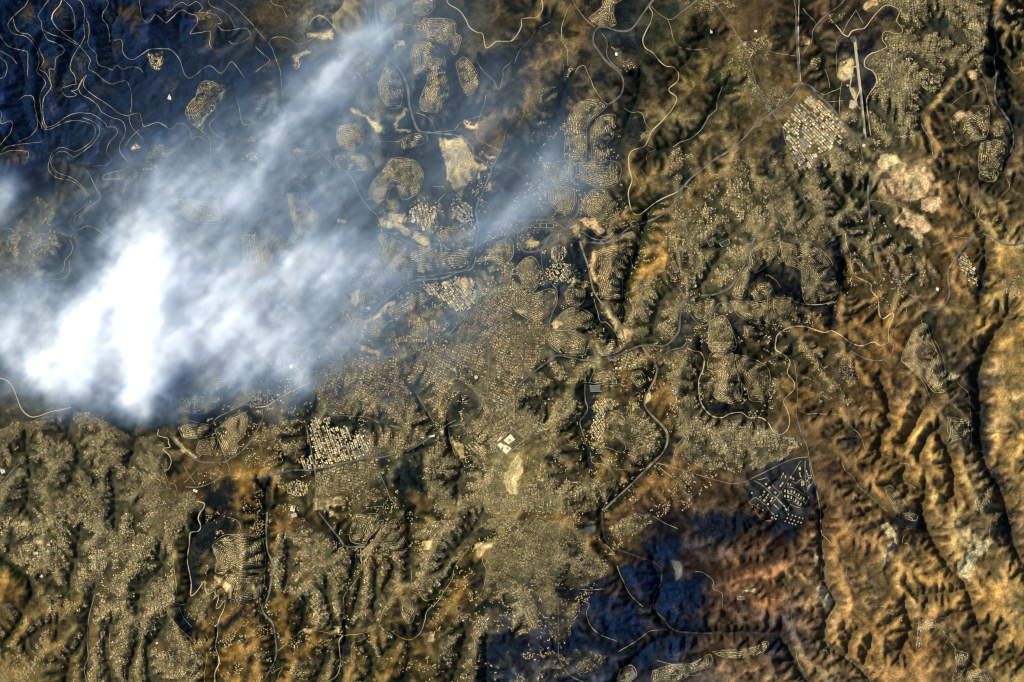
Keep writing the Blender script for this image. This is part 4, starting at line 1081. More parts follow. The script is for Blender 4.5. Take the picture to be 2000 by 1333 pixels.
# inverse distance weights on a coarse grid, then read with a warp
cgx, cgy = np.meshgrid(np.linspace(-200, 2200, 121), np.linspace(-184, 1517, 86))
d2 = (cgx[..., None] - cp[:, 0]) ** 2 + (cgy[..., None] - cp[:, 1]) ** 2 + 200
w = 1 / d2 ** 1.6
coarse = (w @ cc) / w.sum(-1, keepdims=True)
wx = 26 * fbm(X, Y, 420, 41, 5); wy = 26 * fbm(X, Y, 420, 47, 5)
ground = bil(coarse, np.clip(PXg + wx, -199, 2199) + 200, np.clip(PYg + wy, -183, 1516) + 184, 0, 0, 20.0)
f1 = fbm(X, Y, 260, 51, 6, 0.6); f2 = fbm(X, Y, 900, 53, 5, 0.55); f3 = fbm(X, Y, 70, 57, 4, 0.6)
ground = ground * np.clip(1 + 0.42 * f1 + 0.25 * f2 + 0.30 * f3, 0.25, 3)[..., None]
# field parcels
def parcels(size, seed):
    u = (X + 60 * fbm(X, Y, 700, seed, 3)) / size; v = (Y * 1.35 + 60 * fbm(X, Y, 700, seed + 3, 3)) / size
    i0 = np.floor(u).astype(int); j0 = np.floor(v).astype(int); best = np.full(X.shape, 9.0); val = np.zeros(X.shape)
    for a in (-1, 0, 1):
        for b in (-1, 0, 1):
            i = (i0 + a) & 255; j = (j0 + b) & 255
            d = np.abs(i0 + a + 0.5 + 0.45 * _tab[seed, i, j] - u) + np.abs(j0 + b + 0.5 + 0.45 * _tab[seed + 1, i, j] - v)
            m = d < best; best[m] = d[m]; val[m] = _tab[seed + 2, i, j][m]
    return val
ground = ground * (1 + (1 - 0.75 * DES) * (0.20 * parcels(260, 30) + 0.16 * parcels(110, 34)))[..., None]
# warm bare soil and cooler scrub
mixn = np.clip(0.5 + 0.9 * fbm(X, Y, 500, 61, 6, 0.6), 0, 1)[..., None]
ground = ground * ((1 - mixn) * np.array([0.90, 0.96, 1.05]) + mixn * np.array([1.08, 1.03, 0.93]))
def soft_poly(p, edge, amp, seed):
    lo = p.min(0) - 20; hi = p.max(0) + 20
    j0, j1 = np.searchsorted(-PYg[:, 0], [-hi[1], -lo[1]]) if False else (None, None)
    c0, c1 = np.searchsorted(PXg[0], [lo[0], hi[0]]); r = np.where((PYg[:, 0] > lo[1]) & (PYg[:, 0] < hi[1]))[0]
    if len(r) == 0 or c1 <= c0: return None
    sl = (slice(r[0], r[-1] + 1), slice(c0, c1))
    x, y = PXg[sl], PYg[sl]
    n1 = fbm(X[sl], Y[sl], 160, seed, 4, 0.6) * amp; n2 = fbm(X[sl], Y[sl], 160, seed + 5, 4, 0.6) * amp
    x = x + n1; y = y + n2
    s = np.where(inside(x, y, p), 1, -1) * edge_dist(x, y, p)
    return sl, np.clip(s / edge + 0.5, 0, 1)
# ground turns darker below its surroundings and paler above them
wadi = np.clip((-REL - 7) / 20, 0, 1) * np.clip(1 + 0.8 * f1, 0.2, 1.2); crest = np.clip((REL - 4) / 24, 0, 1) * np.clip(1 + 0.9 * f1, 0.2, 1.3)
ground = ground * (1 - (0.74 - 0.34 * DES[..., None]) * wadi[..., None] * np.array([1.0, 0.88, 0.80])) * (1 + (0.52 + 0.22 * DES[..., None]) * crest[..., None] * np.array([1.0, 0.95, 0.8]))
# goat paths, bare terraces and rocky scars: thin pale winding lines, and open stony patches
for sc, wd, sd, am in ((620, 0.030, 12, 0.75), (340, 0.035, 26, 0.55), (900, 0.022, 38, 0.7)):
    rl_ = np.clip(1 - np.abs(fbm(X, Y, sc, sd, 4, 0.5)) / wd, 0, 1) * np.clip(0.6 + 1.4 * fbm(X, Y, 1100, sd + 3, 3), 0, 1) * am
    ground = ground * (1 + (1 - 0.55 * DES[..., None]) * rl_[..., None] * np.array([1.25, 1.15, 0.9]))
stony = np.clip(2.2 * fbm(X, Y, 330, 45, 6, 0.62) - 0.75, 0, 1)[..., None]
ground = ground * (1 + 0.55 * stony * np.array([1.0, 0.98, 0.85]))
scrub = np.clip(2.4 * fbm(X, Y, 280, 55, 6, 0.64) - 0.7, 0, 1)[..., None] * (1 - 0.6 * DES[..., None])
ground = ground * (1 - 0.62 * scrub * np.array([1.0, 0.93, 0.75]))
FOR = np.zeros_like(X)
for i, p in enumerate(FOREST_AND_SHADE_POLYS):
    r = soft_poly(p, 15.0, 14.0, 63 + i % 7)
    if r: FOR[r[0]] = np.maximum(FOR[r[0]], r[1])
openness = fbm(X, Y, 380, 71, 6, 0.62)
FOR = FOR * np.clip(1.30 - 2.0 * np.clip(openness, 0, 1), 0.1, 1)
haze_blue = np.clip(1.25 - np.hypot((PXg - 150) / 560, (PYg - 120) / 380), 0, 1) + 0.5 * np.clip(1.35 - np.hypot((PXg - 1270) / 300, (PYg - 1200) / 200), 0, 1)
haze_blue = np.clip(haze_blue * 2.0, 0, 1)[..., None]           # smoke-haze blue painted into the upper-left and basin woods
fc = (np.array([0.0032, 0.0112, 0.0370]) * haze_blue + np.array([0.0052, 0.0085, 0.0125]) * (1 - haze_blue)) * (1 + 0.5 * f1[..., None] + 0.25 * f3[..., None])
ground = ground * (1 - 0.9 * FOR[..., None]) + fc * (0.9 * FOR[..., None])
BUILT = np.zeros_like(X)
for i, (st, lab, p) in enumerate(DIST):
    r = soft_poly(p, 4.0, 2.0, 75)
    if r: BUILT[r[0]] = np.maximum(BUILT[r[0]], r[1] * (0.35 if st[0] == 'S' else 0.6 if st[0] == 'W' else 0.75))
    if st[0] == 'W':                                  # wooded skirt below each terraced hill
        x, y = PXg[r[0]], PYg[r[0]]; out = ~inside(x, y, p); dd = edge_dist(x, y, p)
        ring = np.where(out, np.exp(-((dd - 4) / 6.0) ** 2), 0) * np.clip(0.75 + 0.7 * f1[r[0]], 0, 1)
        ground[r[0]] *= 1 - 0.62 * ring[..., None] * np.array([1.0, 0.92, 0.72])
city = srgb([104, 93, 62]) * np.clip(1 + 0.6 * f3 + 0.35 * f1, 0.3, 3)[..., None]
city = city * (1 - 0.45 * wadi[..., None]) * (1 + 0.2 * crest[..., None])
ground = ground * (1 - 0.85 * BUILT[..., None]) + city * 0.85 * BUILT[..., None]
SC = {'q': (192, 166, 112), 'o': (212, 170, 116), 'x': (104, 98, 84), 's': (190, 166, 112), 'b': (96, 74, 46), 'e': (84, 66, 44), 'd': (36, 42, 34), 'v': (78, 66, 46), 'k': (46, 46, 46)}
for i, (k, p) in enumerate(SAND_POLYS):
    r = soft_poly(p, 2.0, 5.0 if k in 'qo' else 0.6, 83 + i % 5) if k != 'v' else soft_poly(p, 12.0, 16.0, 83 + i % 5)
    if not r: continue
    c = srgb(SC[k]) * (1 + 0.28 * f1[r[0]] + 0.25 * f3[r[0]])[..., None]
    if k in 'qo':                                # benches and stockpiles show as paler and darker bands
        dd = edge_dist(PXg[r[0]], PYg[r[0]], p)
        c = c * (1 + 0.30 * np.sin(dd * 1.15 + 3.0 * f1[r[0]]))[..., None] * (1 + 0.25 * f2[r[0]] - 0.7 * np.clip(fbm(X[r[0]], Y[r[0]], 150, 15, 5, 0.6) - 0.15, 0, 1))[..., None]
    m = (r[1] * (0.92 if k != 'v' else 0.6))[..., None]
    ground[r[0]] = ground[r[0]] * (1 - m) + c * m
lit = np.clip((ground.mean(-1, keepdims=True) - 0.02) / 0.05, 0, 1)        # only the bare chalky soil is paler, not woods
ground = ground * (1 + lit * DES[..., None] * np.array([-0.05, 0.045, 0.30]))
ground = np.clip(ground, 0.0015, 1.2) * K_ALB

# terrain object, with coarse skirts running on to the horizon
ext = np.array([150, 600, 2500, 9000, 30000, 90000.0])
xs2 = np.concatenate([xs[0] - ext[::-1], xs, xs[-1] + ext]); ys2 = np.concatenate([ys[0] - ext[::-1], ys, ys[-1] + ext])
XX, YY = np.meshgrid(xs2, ys2)
ZZ = H(XX, YY); q = len(ext)
CC = np.pad(ground, [(q, q), (q, q), (0, 0)], 'edge')
h2, w2 = XX.shape
ii = np.arange(h2 * w2).reshape(h2, w2)
quads = np.stack([ii[:-1, :-1], ii[:-1, 1:], ii[1:, 1:], ii[1:, :-1]], -1).reshape(-1, 4)
tm = make_mesh('terrain', np.stack([XX, YY, ZZ], -1).reshape(-1, 3), quads, smooth=True)
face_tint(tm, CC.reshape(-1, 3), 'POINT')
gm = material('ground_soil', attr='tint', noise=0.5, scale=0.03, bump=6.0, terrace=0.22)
terrain = link('terrain', tm, gm, kind='structure', label='brown hills and desert ridges cut by dry valleys seen from above')
print('ground', round(time.time() - T0, 1))

# ---------------------------------------------------------------- roads
OCC = np.zeros((1530, 2200), bool)                 # ten metre cells already taken by roads, from px -100, py -98
def occupy(p, rad):
    r = int(math.ceil(rad))
    i = np.round(p[:, 0] + 100).astype(int); j = np.round(p[:, 1] + 98).astype(int)
    for dx in range(-r, r + 1):
        for dy in range(-r, r + 1):
            if dx * dx + dy * dy <= rad * rad + 0.3:
                a = np.clip(i + dx, 0, 2199); b = np.clip(j + dy, 0, 1529); OCC[b, a] = True
ROADW = {'y': 22, 'h': 32, 'w': 36, 'r': 18, 'g': 15, 't': 7.5}
ROADM = {'y': material('dark_asphalt', (0.030, 0.030, 0.032), noise=0.45, scale=0.006), 'h': material('asphalt_highway', (0.088, 0.082, 0.070), noise=0.45, scale=0.006),
         'w': material('sandy_highway', (0.125, 0.105, 0.07), noise=0.3, scale=0.01),
         'r': material('graded_dirt', (0.29, 0.225, 0.13), noise=0.2, scale=0.01),
         'g': material('street_asphalt', (0.115, 0.104, 0.078), noise=0.45, scale=0.006),
         't': material('farm_track_dirt', (0.215, 0.18, 0.096), noise=0.65, scale=0.005)}
ROADN = {'y': 'valley_road', 'h': 'highway_road', 'w': 'wide_road', 'r': 'boundary_road', 'g': 'paved_road', 't': 'dirt_road'}
def ribbon(xy, width, lift, cross=3, ends=None):
    d = np.gradient(xy, axis=0); d /= np.linalg.norm(d, axis=1, keepdims=True) + 1e-9
    nrm = np.stack([-d[:, 1], d[:, 0]], -1)
    t = np.linspace(-0.5, 0.5, cross)
    wv = width if np.ndim(width) else np.full(len(xy), width)
    P = xy[:, None, :] + nrm[:, None, :] * (t[None, :, None] * wv[:, None, None])
    zz = H(P[..., 0], P[..., 1]) + lift
    zz = np.maximum(zz, zz.mean(1, keepdims=True))
    V = np.concatenate([P, zz[..., None]], -1).reshape(-1, 3)
    a = np.arange(len(xy) * cross).reshape(len(xy), cross)
    Q = np.stack([a[:-1, :-1], a[1:, :-1], a[1:, 1:], a[:-1, 1:]], -1).reshape(-1, 4)
    return V, Q
for st, lab, p in DIST:                              # perimeter streets of the terraced hills
    if st[0] == 'W' and (p.max(0) - p.min(0)).min() > 14:
        c = p.mean(0); q_ = c + (p - c) * 1.0; ROAD_LINES.append(('t', np.vstack([q_, q_[:1]]) + 0.8 * np.stack([fbm(np.r_[q_[:, 0], q_[0, 0]], np.r_[q_[:, 1], q_[0, 1]], 30, 4, 2), fbm(np.r_[q_[:, 0], q_[0, 0]], np.r_[q_[:, 1], q_[0, 1]], 30, 8, 2)], -1)))
lift_k = {'t': 3.0, 'g': 3.4, 'r': 3.8, 'w': 4.2, 'h': 4.6, 'y': 4.4}
for n, (k, p) in enumerate(ROAD_LINES):
    s = smooth_line(p, 1.5)
    if k == 't': s = s + 0.5 * np.stack([fbm(s[:, 0], s[:, 1], 12, 91, 2), fbm(s[:, 0], s[:, 1], 12, 93, 2)], -1)
    xy = world_xy(s)
    wd = ROADW[k] * np.clip(1 + 0.45 * fbm(xy[:, 0], xy[:, 1], 300, 95, 3), 0.45, 2)
    V, Q = ribbon(xy, wd, lift_k[k] + 0.003 * n)
    link(ROADN[k], make_mesh(ROADN[k], V, Q, smooth=True), ROADM[k], kind='structure')
    occupy(s, ROADW[k] / 20 + 0.6)
    if k in 'h':                                     # pale shoulders and a dark central reserve
        pass
# ---------------------------------------------------------------- houses
ROOFM = material('limestone_and_concrete', attr='tint', noise=0.12, scale=0.2)
PAL = np.array([[0.52, 0.44, 0.28], [0.60, 0.52, 0.36], [0.38, 0.33, 0.23], [0.30, 0.28, 0.235], [0.74, 0.70, 0.58], [0.17, 0.155, 0.13], [0.23, 0.135, 0.10], [0.45, 0.36, 0.22]])
def tints(n, red=0.04, bright=1.0):
    p = np.array([0.24, 0.09, 0.26, 0.22, 0.012, 0.10, red, 0.16]); p /= p.sum()
    return PAL[rng.choice(8, n, p=p)] * (0.7 + 0.5 * rng.random((n, 1))) * bright * np.array([0.83, 0.765, 0.56])
def boxes(cx, cy, w, l, h, ang, tint, sink=6.0):
    n = len(cx); c, s = np.cos(ang), np.sin(ang); z0 = H(cx, cy)
    sx = np.array([-.5, .5, .5, -.5]); sy = np.array([-.5, -.5, .5, .5])
    lx = w[:, None] * sx; ly = l[:, None] * sy
    x = cx[:, None] + lx * c[:, None] - ly * s[:, None]; y = cy[:, None] + lx * s[:, None] + ly * c[:, None]
    V = np.empty((n, 8, 3)); V[:, :4, 0] = x; V[:, 4:, 0] = x; V[:, :4, 1] = y; V[:, 4:, 1] = y
    V[:, :4, 2] = (z0 - sink)[:, None]; V[:, 4:, 2] = (z0 + h)[:, None]
    q = np.array([[4, 5, 6, 7], [0, 1, 5, 4], [1, 2, 6, 5], [2, 3, 7, 6], [3, 0, 4, 7]])
    Q = (np.arange(n)[:, None, None] * 8 + q).reshape(-1, 4)
    T = np.repeat(tint, 5, 0)
    return V.reshape(-1, 3), Q, T
def free(px, py):
    i = np.clip(np.round(px + 100).astype(int), 0, 2199); j = np.clip(np.round(py + 98).astype(int), 0, 1529)
    return ~OCC[j, i]
HOLES = [p for k, p in SAND_POLYS if k not in 'v']
IND = []
for l in lines(INDUSTRY):
    a, poly, size, zone, mark, mpt = l.split('|'); t = poly[0]
    IND.append((float(a), to_px(*poly.split(' ', 1)), float(size) * 0.76, zone, mark, to_px(t, mpt)[0]))
BIGH = [p for a, p, *_ in IND]
def keep_clear(px, py, extra=()):
    k = free(px, py)
    for p in HOLES + BIGH + list(extra):
        lo, hi = p.min(0), p.max(0)
        m = k & (px > lo[0]) & (px < hi[0]) & (py > lo[1]) & (py < hi[1])
        if m.any(): k[np.where(m)[0][inside(px[m], py[m], p)]] = False
    return k
tree_pts = []
total = 0
COMPOUND = to_px('Y', '1250,300 1700,740 980,1400 520,960')
for di, (st, lab, p) in enumerate(DIST):
    red = 0.5 if st.startswith('Gr') else 0.3 if 'r' in st[1:] else 0.05
    lo, hi = p.min(0), p.max(0); r = np.random.default_rng(100 + di)
    kind = st[0]; digits = ''.join(ch for ch in st if ch.isdigit())
    diag = float(np.hypot(*(hi - lo)))
    ctr = (lo + hi) / 2
    if kind == 'W':
        g = 0.8
        X1, Y1 = np.meshgrid(np.arange(lo[0], hi[0], g), np.arange(lo[1], hi[1], g)); X1 = X1.ravel(); Y1 = Y1.ravel()
        m = inside(X1 + 2.2 * fbm(X1, Y1, 14, 3, 3), Y1 + 2.2 * fbm(X1, Y1, 14, 6, 3), p); X1, Y1 = X1[m], Y1[m]
        def fld(a, b):
            return edge_dist(a, b, p) + 1.6 * fbm(a, b, 22, 7 + di % 9, 2)
        f = fld(X1, Y1); e = 0.4
        gxv = fld(X1 + e, Y1) - f; gyv = fld(X1, Y1 + e) - f
        rowsp = 3.3
        ph = np.mod(f / rowsp, 1.0)
        m = (np.abs(ph - 0.5) < 0.17) & (f > 0.6) & (fbm(X1, Y1, 11, 5, 3) > -0.45)
        X1, Y1, gxv, gyv, f = X1[m], Y1[m], gxv[m], gyv[m], f[m]
        o = r.permutation(len(X1)); X1, Y1, gxv, gyv, f = X1[o], Y1[o], gxv[o], gyv[o], f[o]
        key = np.floor(X1 / 2.0).astype(np.int64) * 100000 + np.floor(Y1 / 2.0).astype(np.int64)
        _, u = np.unique(key, return_index=True)
        px, py = X1[u], Y1[u]; ang = np.arctan2(-gyv[u], gxv[u])
        w = r.uniform(8, 14, len(px)); l = r.uniform(11, 28, len(px)); h = r.uniform(6, 17, len(px))
    else:
        sp = {'R': 2.05, 'K': 1.8, 'S': 2.2, 'G': 1.9}[kind]
        th = math.radians(float(digits)) if digits else r.uniform(0, 1.57)
        n = int(diag / sp / 1.6) + 3
        I, J = np.meshgrid(np.arange(-n, n + 1), np.arange(-n, n + 1)); I = I.ravel(); J = J.ravel()
        jit = {'R': 0.5, 'K': 0.4, 'S': 0.7, 'G': 0.10}[kind]
        u = I * sp + r.uniform(-jit, jit, len(I)) * sp * .5; v = J * sp + r.uniform(-jit, jit, len(I)) * sp * .5
        if kind == 'G': u = u + np.floor(I / 6) * 1.5; v = v + np.floor(J / 2) * 1.3
        elif kind in 'RK': u = u + np.floor(I / 5) * 1.1; v = v + np.floor(J / 3) * 1.1
        px = ctr[0] + u * math.cos(th) - v * math.sin(th); py = ctr[1] + u * math.sin(th) + v * math.cos(th)
        bend = 7.0 if kind != 'G' else 4.0
        bx, by = bend * fbm(px, py, 75, 13, 2), bend * fbm(px, py, 75, 17, 2); px = px + bx; py = py + by
        m = inside(px + 4.0 * fbm(px, py, 18, 3, 4), py + 4.0 * fbm(px, py, 18, 6, 4), p); px, py = px[m], py[m]
        nz = fbm(px, py, 26, 19 + di % 11, 4, 0.6)
        if kind == 'S': m = (nz + 0.35 * fbm(px, py, 7, 23, 2) > (0.0 if (hi - lo).prod() > 1200 else -0.5)) & (r.random(len(px)) < 0.75)
        elif 'n' in st: m = (nz > -0.42) & (fbm(px, py, 9, 45, 2) > -0.6) & (r.random(len(px)) < 0.92)
        elif kind == 'R': m = (nz > -0.5) & (fbm(px, py, 8, 45, 2) > -0.65) & (r.random(len(px)) < 0.92)
        else: m = (nz > -0.55) & (fbm(px, py, 7, 45, 2) > -0.65) & (r.random(len(px)) < 0.95)
        off = np.where(~m & (r.random(len(m)) < 0.4))[0]; tree_pts.append(np.stack([px[off], py[off]], -1))
        px, py = px[m], py[m]
        ang = -th + 0.25 * r.standard_normal(len(px)) * (0.2 if kind == 'G' else 1) + 0.6 * fbm(px, py, 40, 29, 2)
        a, b = {'R': (10, 18), 'K': (9, 16), 'S': (9, 17), 'G': (11, 17)}[kind]
        w = r.uniform(a, b, len(px)); l = r.uniform(a, b, len(px)); h = r.uniform(6, 14, len(px))
        sv = r.lognormal(0, 0.28, len(px)); w *= sv; l *= r.lognormal(0, 0.3, len(px)); w = np.clip(w, 7, 42); l = np.clip(l, 7, 48)
    k = keep_clear(px, py, [COMPOUND]) if len(px) else np.zeros(0, bool)
    rq = bil(REL, *world_xy(np.stack([px, py], -1)).T, GX, GY, GD); v0 = {'R': -14, 'S': -12, 'K': -18, 'W': -26, 'G': -24}[kind]
    k &= r.random(len(px)) < np.clip(1 + (rq - v0) / 20, 0, 1)
    k &= (px > -60) & (px < 2060) & (py > -60) & (py < 1393)
    gone = np.where(~k)[0]
    px, py, ang, w, l, h = px[k], py[k], ang[k], w[k], l[k], h[k]
    if len(px) < 2: print('EMPTY', lab); continue
    q = world_xy(np.stack([px, py], -1))
    dark = 0.72 if lab.startswith('dim') or 'dark' in lab else 1.0
    V, Q, T = boxes(q[:, 0], q[:, 1], w, l, h, ang, tints(len(px), red, dark * (1.08 if kind == 'W' else 1.0)) * (0.82 + 0.38 * fbm(px, py, 17, 33, 3) + (0.10 * np.sin(px * 0.9 + py * 0.7)))[:, None].clip(0.3, 1.4))
    me = make_mesh('houses', V, Q); face_tint(me, T)
    link('village_houses' if kind == 'S' else 'terraced_houses' if kind == 'W' else 'town_houses', me, ROOFM, kind='stuff', label=lab, cat='houses')
    total += len(px)
    nt = int(len(px) * (0.32 if kind in 'WRG' else 0.2))
    s = r.integers(0, len(px), nt); tree_pts.append(np.stack([px[s] + r.normal(0, 1.7, nt), py[s] + r.normal(0, 1.7, nt)], -1))
ENV = np.array([(330, 830), (520, 720), (660, 640), (700, 480), (760, 300), (900, 270), (1000, 400), (1060, 250), (1200, 220), (1220, 440), (1330, 380), (1500, 280), (1700, 330), (1800, 600), (1560, 650), (1500, 860), (1300, 1000), (1200, 1100), (1050, 1340), (300, 1340), (400, 1100), (380, 950)], float)
r = np.random.default_rng(77)
c = r.uniform(ENV.min(0), ENV.max(0), (150000, 2)); px, py = c[:, 0], c[:, 1]
cw = world_xy(c)
m = inside(px + 20 * fbm(px, py, 80, 3, 3), py + 20 * fbm(px, py, 80, 6, 3), ENV) & (bil(FOR, cw[:, 0], cw[:, 1], GX, GY, GD) < 0.3) & (bil(BUILT, cw[:, 0], cw[:, 1], GX, GY, GD) < 0.25)
m &= (0.8 * fbm(px, py, 22, 44, 4, 0.6) + 0.5 * fbm(px, py, 6, 49, 2) > 0.28) & (cw[:, 1] < 6500)
px, py = px[m], py[m]; k = keep_clear(px, py, [COMPOUND]); px, py = px[k], py[k]; n = len(px); cw = world_xy(np.stack([px, py], -1))
V, Q, T = boxes(cw[:, 0], cw[:, 1], r.uniform(9, 22, n), r.uniform(9, 24, n), r.uniform(5, 13, n), 1.2 * fbm(px, py, 60, 29, 2), tints(n, 0.05, 0.9))
me = make_mesh('outlying_houses', V, Q); face_tint(me, T)
link('outlying_houses', me, ROOFM, kind='stuff', label='loose houses strung out between the named hill quarters', cat='houses'); total += n; print('outlying', n)
print('houses', total, round(time.time() - T0, 1))

# ---------------------------------------------------------------- woods and garden trees
def tree_clumps(p, rad, hgt, seed):
    r = np.random.default_rng(seed); q = world_xy(p); n = len(q); k = 5
    a = (np.arange(k) / k * 2 * math.pi)[None] + r.uniform(0, 6.28, (n, 1)); rr = rad[:, None] * r.uniform(0.7, 1.25, (n, k))
    V = np.empty((n, k + 1, 3)); V[:, :k, 0] = q[:, :1] + rr * np.cos(a); V[:, :k, 1] = q[:, 1:] + rr * np.sin(a)
    V[:, :k, 2] = H(V[:, :k, 0], V[:, :k, 1]) - 1.0
    V[:, k, 0] = q[:, 0]; V[:, k, 1] = q[:, 1]; V[:, k, 2] = H(q[:, 0], q[:, 1]) + hgt
    t = np.array([[i, (i + 1) % k, k] for i in range(k)])
    return V.reshape(-1, 3), (np.arange(n)[:, None, None] * (k + 1) + t).reshape(-1, 3)
LEAF = material('conifer_foliage', attr='tint', noise=0.4, scale=0.02)
FIG = bil(FOR, X, Y, GX, GY, GD)
wood_n = 0; ranks = {}
ordinal = lambda n: '%d%s' % (n, 'th' if 10 < n % 100 < 14 else {1: 'st', 2: 'nd', 3: 'rd'}.get(n % 10, 'th'))
def where_of(p):
    c = p.mean(0)
    return ('upper' if c[1] < 444 else 'lower' if c[1] > 888 else 'middle') + (' left' if c[0] < 667 else ' right' if c[0] > 1333 else ' centre')
for wname in set(where_of(p) for p in FOREST_AND_SHADE_POLYS):
    for n_, i in enumerate(sorted([i for i, p in enumerate(FOREST_AND_SHADE_POLYS) if where_of(p) == wname], key=lambda i: FOREST_AND_SHADE_POLYS[i][:, 0].mean())): ranks[i] = n_ + 1
for i, p in enumerate(FOREST_AND_SHADE_POLYS):
    lo, hi = p.min(0), p.max(0); r = np.random.default_rng(900 + i)
    area = abs(0.5 * np.sum(p[:, 0] * np.roll(p[:, 1], -1) - np.roll(p[:, 0], -1) * p[:, 1]))
    n = int((hi - lo).prod() / (11.0 if area < 20000 else 7.5))
    c = r.uniform(lo - 4, hi + 4, (n, 2)); xy = world_xy(c)
    v = bil(FOR, xy[:, 0], xy[:, 1], GX, GY, GD)
    m = (r.random(n) < v * 1.25 - 0.2) & inside(c[:, 0] + 5 * fbm(c[:, 0], c[:, 1], 16, 3, 3), c[:, 1] + 5 * fbm(c[:, 0], c[:, 1], 16, 5, 3), p) & free(c[:, 0], c[:, 1])
    m &= (c[:, 0] > -80) & (c[:, 0] < 2080) & (c[:, 1] > -80) & (c[:, 1] < 1413)
    c = c[m]
    if len(c) < 3: continue
    V, Tn = tree_clumps(c, r.uniform(10, 24, len(c)), r.uniform(6, 13, len(c)), i)
    me = make_mesh('forest', V, tris=Tn)
    nv = bil(haze_blue, *world_xy(c).T, GX, GY, GD)
    tt = (np.array([0.0046, 0.0120, 0.0260]) * nv + np.array([0.0070, 0.0100, 0.0105]) * (1 - nv)) * r.uniform(0.3, 1.5, (len(c), 1))  # the same haze blue goes into the foliage tint
    face_tint(me, np.repeat(tt, 5, 0))
    link('forest', me, LEAF, kind='stuff', label='%s dark woodland or wadi shade patch in the %s, counted from its western edge' % (ordinal(ranks[i]), where_of(p)), cat='forest')  # patches in the right-edge wadi stand in for its shade
    wood_n += len(c)
tp = np.vstack(tree_pts); tp = tp[keep_clear(tp[:, 0], tp[:, 1], [COMPOUND])]
V, Tn = tree_clumps(tp, rng.uniform(5, 11, len(tp)), rng.uniform(5, 9, len(tp)), 5)
me = make_mesh('garden_foliage', V, tris=Tn)
face_tint(me, np.repeat(np.array([0.022, 0.028, 0.020]) * rng.uniform(0.4, 1.5, (len(tp), 1)), 5, 0))
link('garden_foliage', me, LEAF, kind='stuff', label='dark garden trees scattered between the town houses', cat='trees')
r = np.random.default_rng(31)
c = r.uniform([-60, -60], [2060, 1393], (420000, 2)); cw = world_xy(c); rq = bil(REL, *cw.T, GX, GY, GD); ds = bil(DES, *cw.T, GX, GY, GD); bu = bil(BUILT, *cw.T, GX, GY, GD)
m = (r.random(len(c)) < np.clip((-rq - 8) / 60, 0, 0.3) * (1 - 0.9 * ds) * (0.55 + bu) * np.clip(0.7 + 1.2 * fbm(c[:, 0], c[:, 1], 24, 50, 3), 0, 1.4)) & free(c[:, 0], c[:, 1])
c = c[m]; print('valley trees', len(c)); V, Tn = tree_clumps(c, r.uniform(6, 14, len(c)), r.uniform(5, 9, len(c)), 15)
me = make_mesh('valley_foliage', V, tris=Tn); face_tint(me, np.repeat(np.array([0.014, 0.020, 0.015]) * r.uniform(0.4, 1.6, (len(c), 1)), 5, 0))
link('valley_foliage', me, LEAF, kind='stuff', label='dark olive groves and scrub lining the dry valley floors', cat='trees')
print('trees', wood_n, len(tp), round(time.time() - T0, 1))

# ---------------------------------------------------------------- large buildings, each one a thing
ordinal = lambda n: '%d%s' % (n, 'th' if 10 < n % 100 < 14 else {1: 'st', 2: 'nd', 3: 'rd'}.get(n % 10, 'th'))
WALL = material('building_wall', (0.24, 0.205, 0.14), noise=0.15, scale=0.1)
ROOFS = {'white': material('white_roof', (0.40, 0.375, 0.29), noise=0.10, scale=0.05), 'cream': material('cream_roof', (0.28, 0.25, 0.165), noise=0.14, scale=0.05),
         'tan': material('tan_roof', (0.20, 0.17, 0.11), noise=0.16, scale=0.05), 'grey': material('grey_roof', (0.155, 0.147, 0.12), noise=0.16, scale=0.05),
         'dark': material('dark_roof', (0.12, 0.115, 0.11), noise=0.2, scale=0.05), 'orange': material('orange_roof', (0.36, 0.23, 0.14), noise=0.14, scale=0.05)}
UNIT = material('roof_unit_metal', (0.4, 0.38, 0.32), noise=0.1, scale=0.2)
def prism(pts, z0, z1):
    n = len(pts); V = np.vstack([np.c_[pts, np.full(n, z0)], np.c_[pts, np.full(n, z1)]])
    Q = [[i, (i + 1) % n, n + (i + 1) % n, n + i] for i in range(n)]
    return V.tolist(), Q + [list(range(n, 2 * n))]
def poly_mesh(name, V, F, mat):
    me = bpy.data.meshes.new(name); me.from_pydata(V, [], F); me.update(); me.materials.append(mat); return me
def building(name, x, y, w, l, h, ang, tone, label, cat, group, ell=False, units=2, seed=0):
    r = random.Random(seed); z0 = float(H(x, y))
    root = bpy.data.objects.new(name, None); col.objects.link(root); root.location = (x, y, z0); root.rotation_euler = (0, 0, ang)
    root['label'] = label; root['category'] = cat; root['group'] = group
    if ell:
        a = np.array([[-w, -l], [w, -l], [w, 0.1 * l], [0.05 * w, 0.1 * l], [0.05 * w, l], [-w, l]]) / 2
    else:
        a = np.array([[-w, -l], [w, -l], [w, l], [-w, l]]) / 2
    V, F = prism(a, -9, h); link('wall', poly_mesh('wall', V, F, WALL), parent=root)
    s = 1 - 1.6 / min(w, l) * 1.2
    V, F = prism(a * s, h - 1.0, h + 0.5); link('roof', poly_mesh('roof', V, F, ROOFS[tone]), parent=root)
    for i in range(units):
        u = r.uniform(-0.38, -0.1) * w; v = r.uniform(-0.38, 0.38) * l; a2 = r.uniform(0.05, 0.10) * w; b2 = r.uniform(0.05, 0.16) * l
        V, F = prism(np.array([[u - a2, v - b2], [u + a2, v - b2], [u + a2, v + b2], [u - a2, v + b2]]), h, h + r.uniform(1.5, 3.5))
        link('roof_unit', poly_mesh('roof_unit', V, F, UNIT if r.random() < .5 else WALL), parent=root)
    return root
REST = []
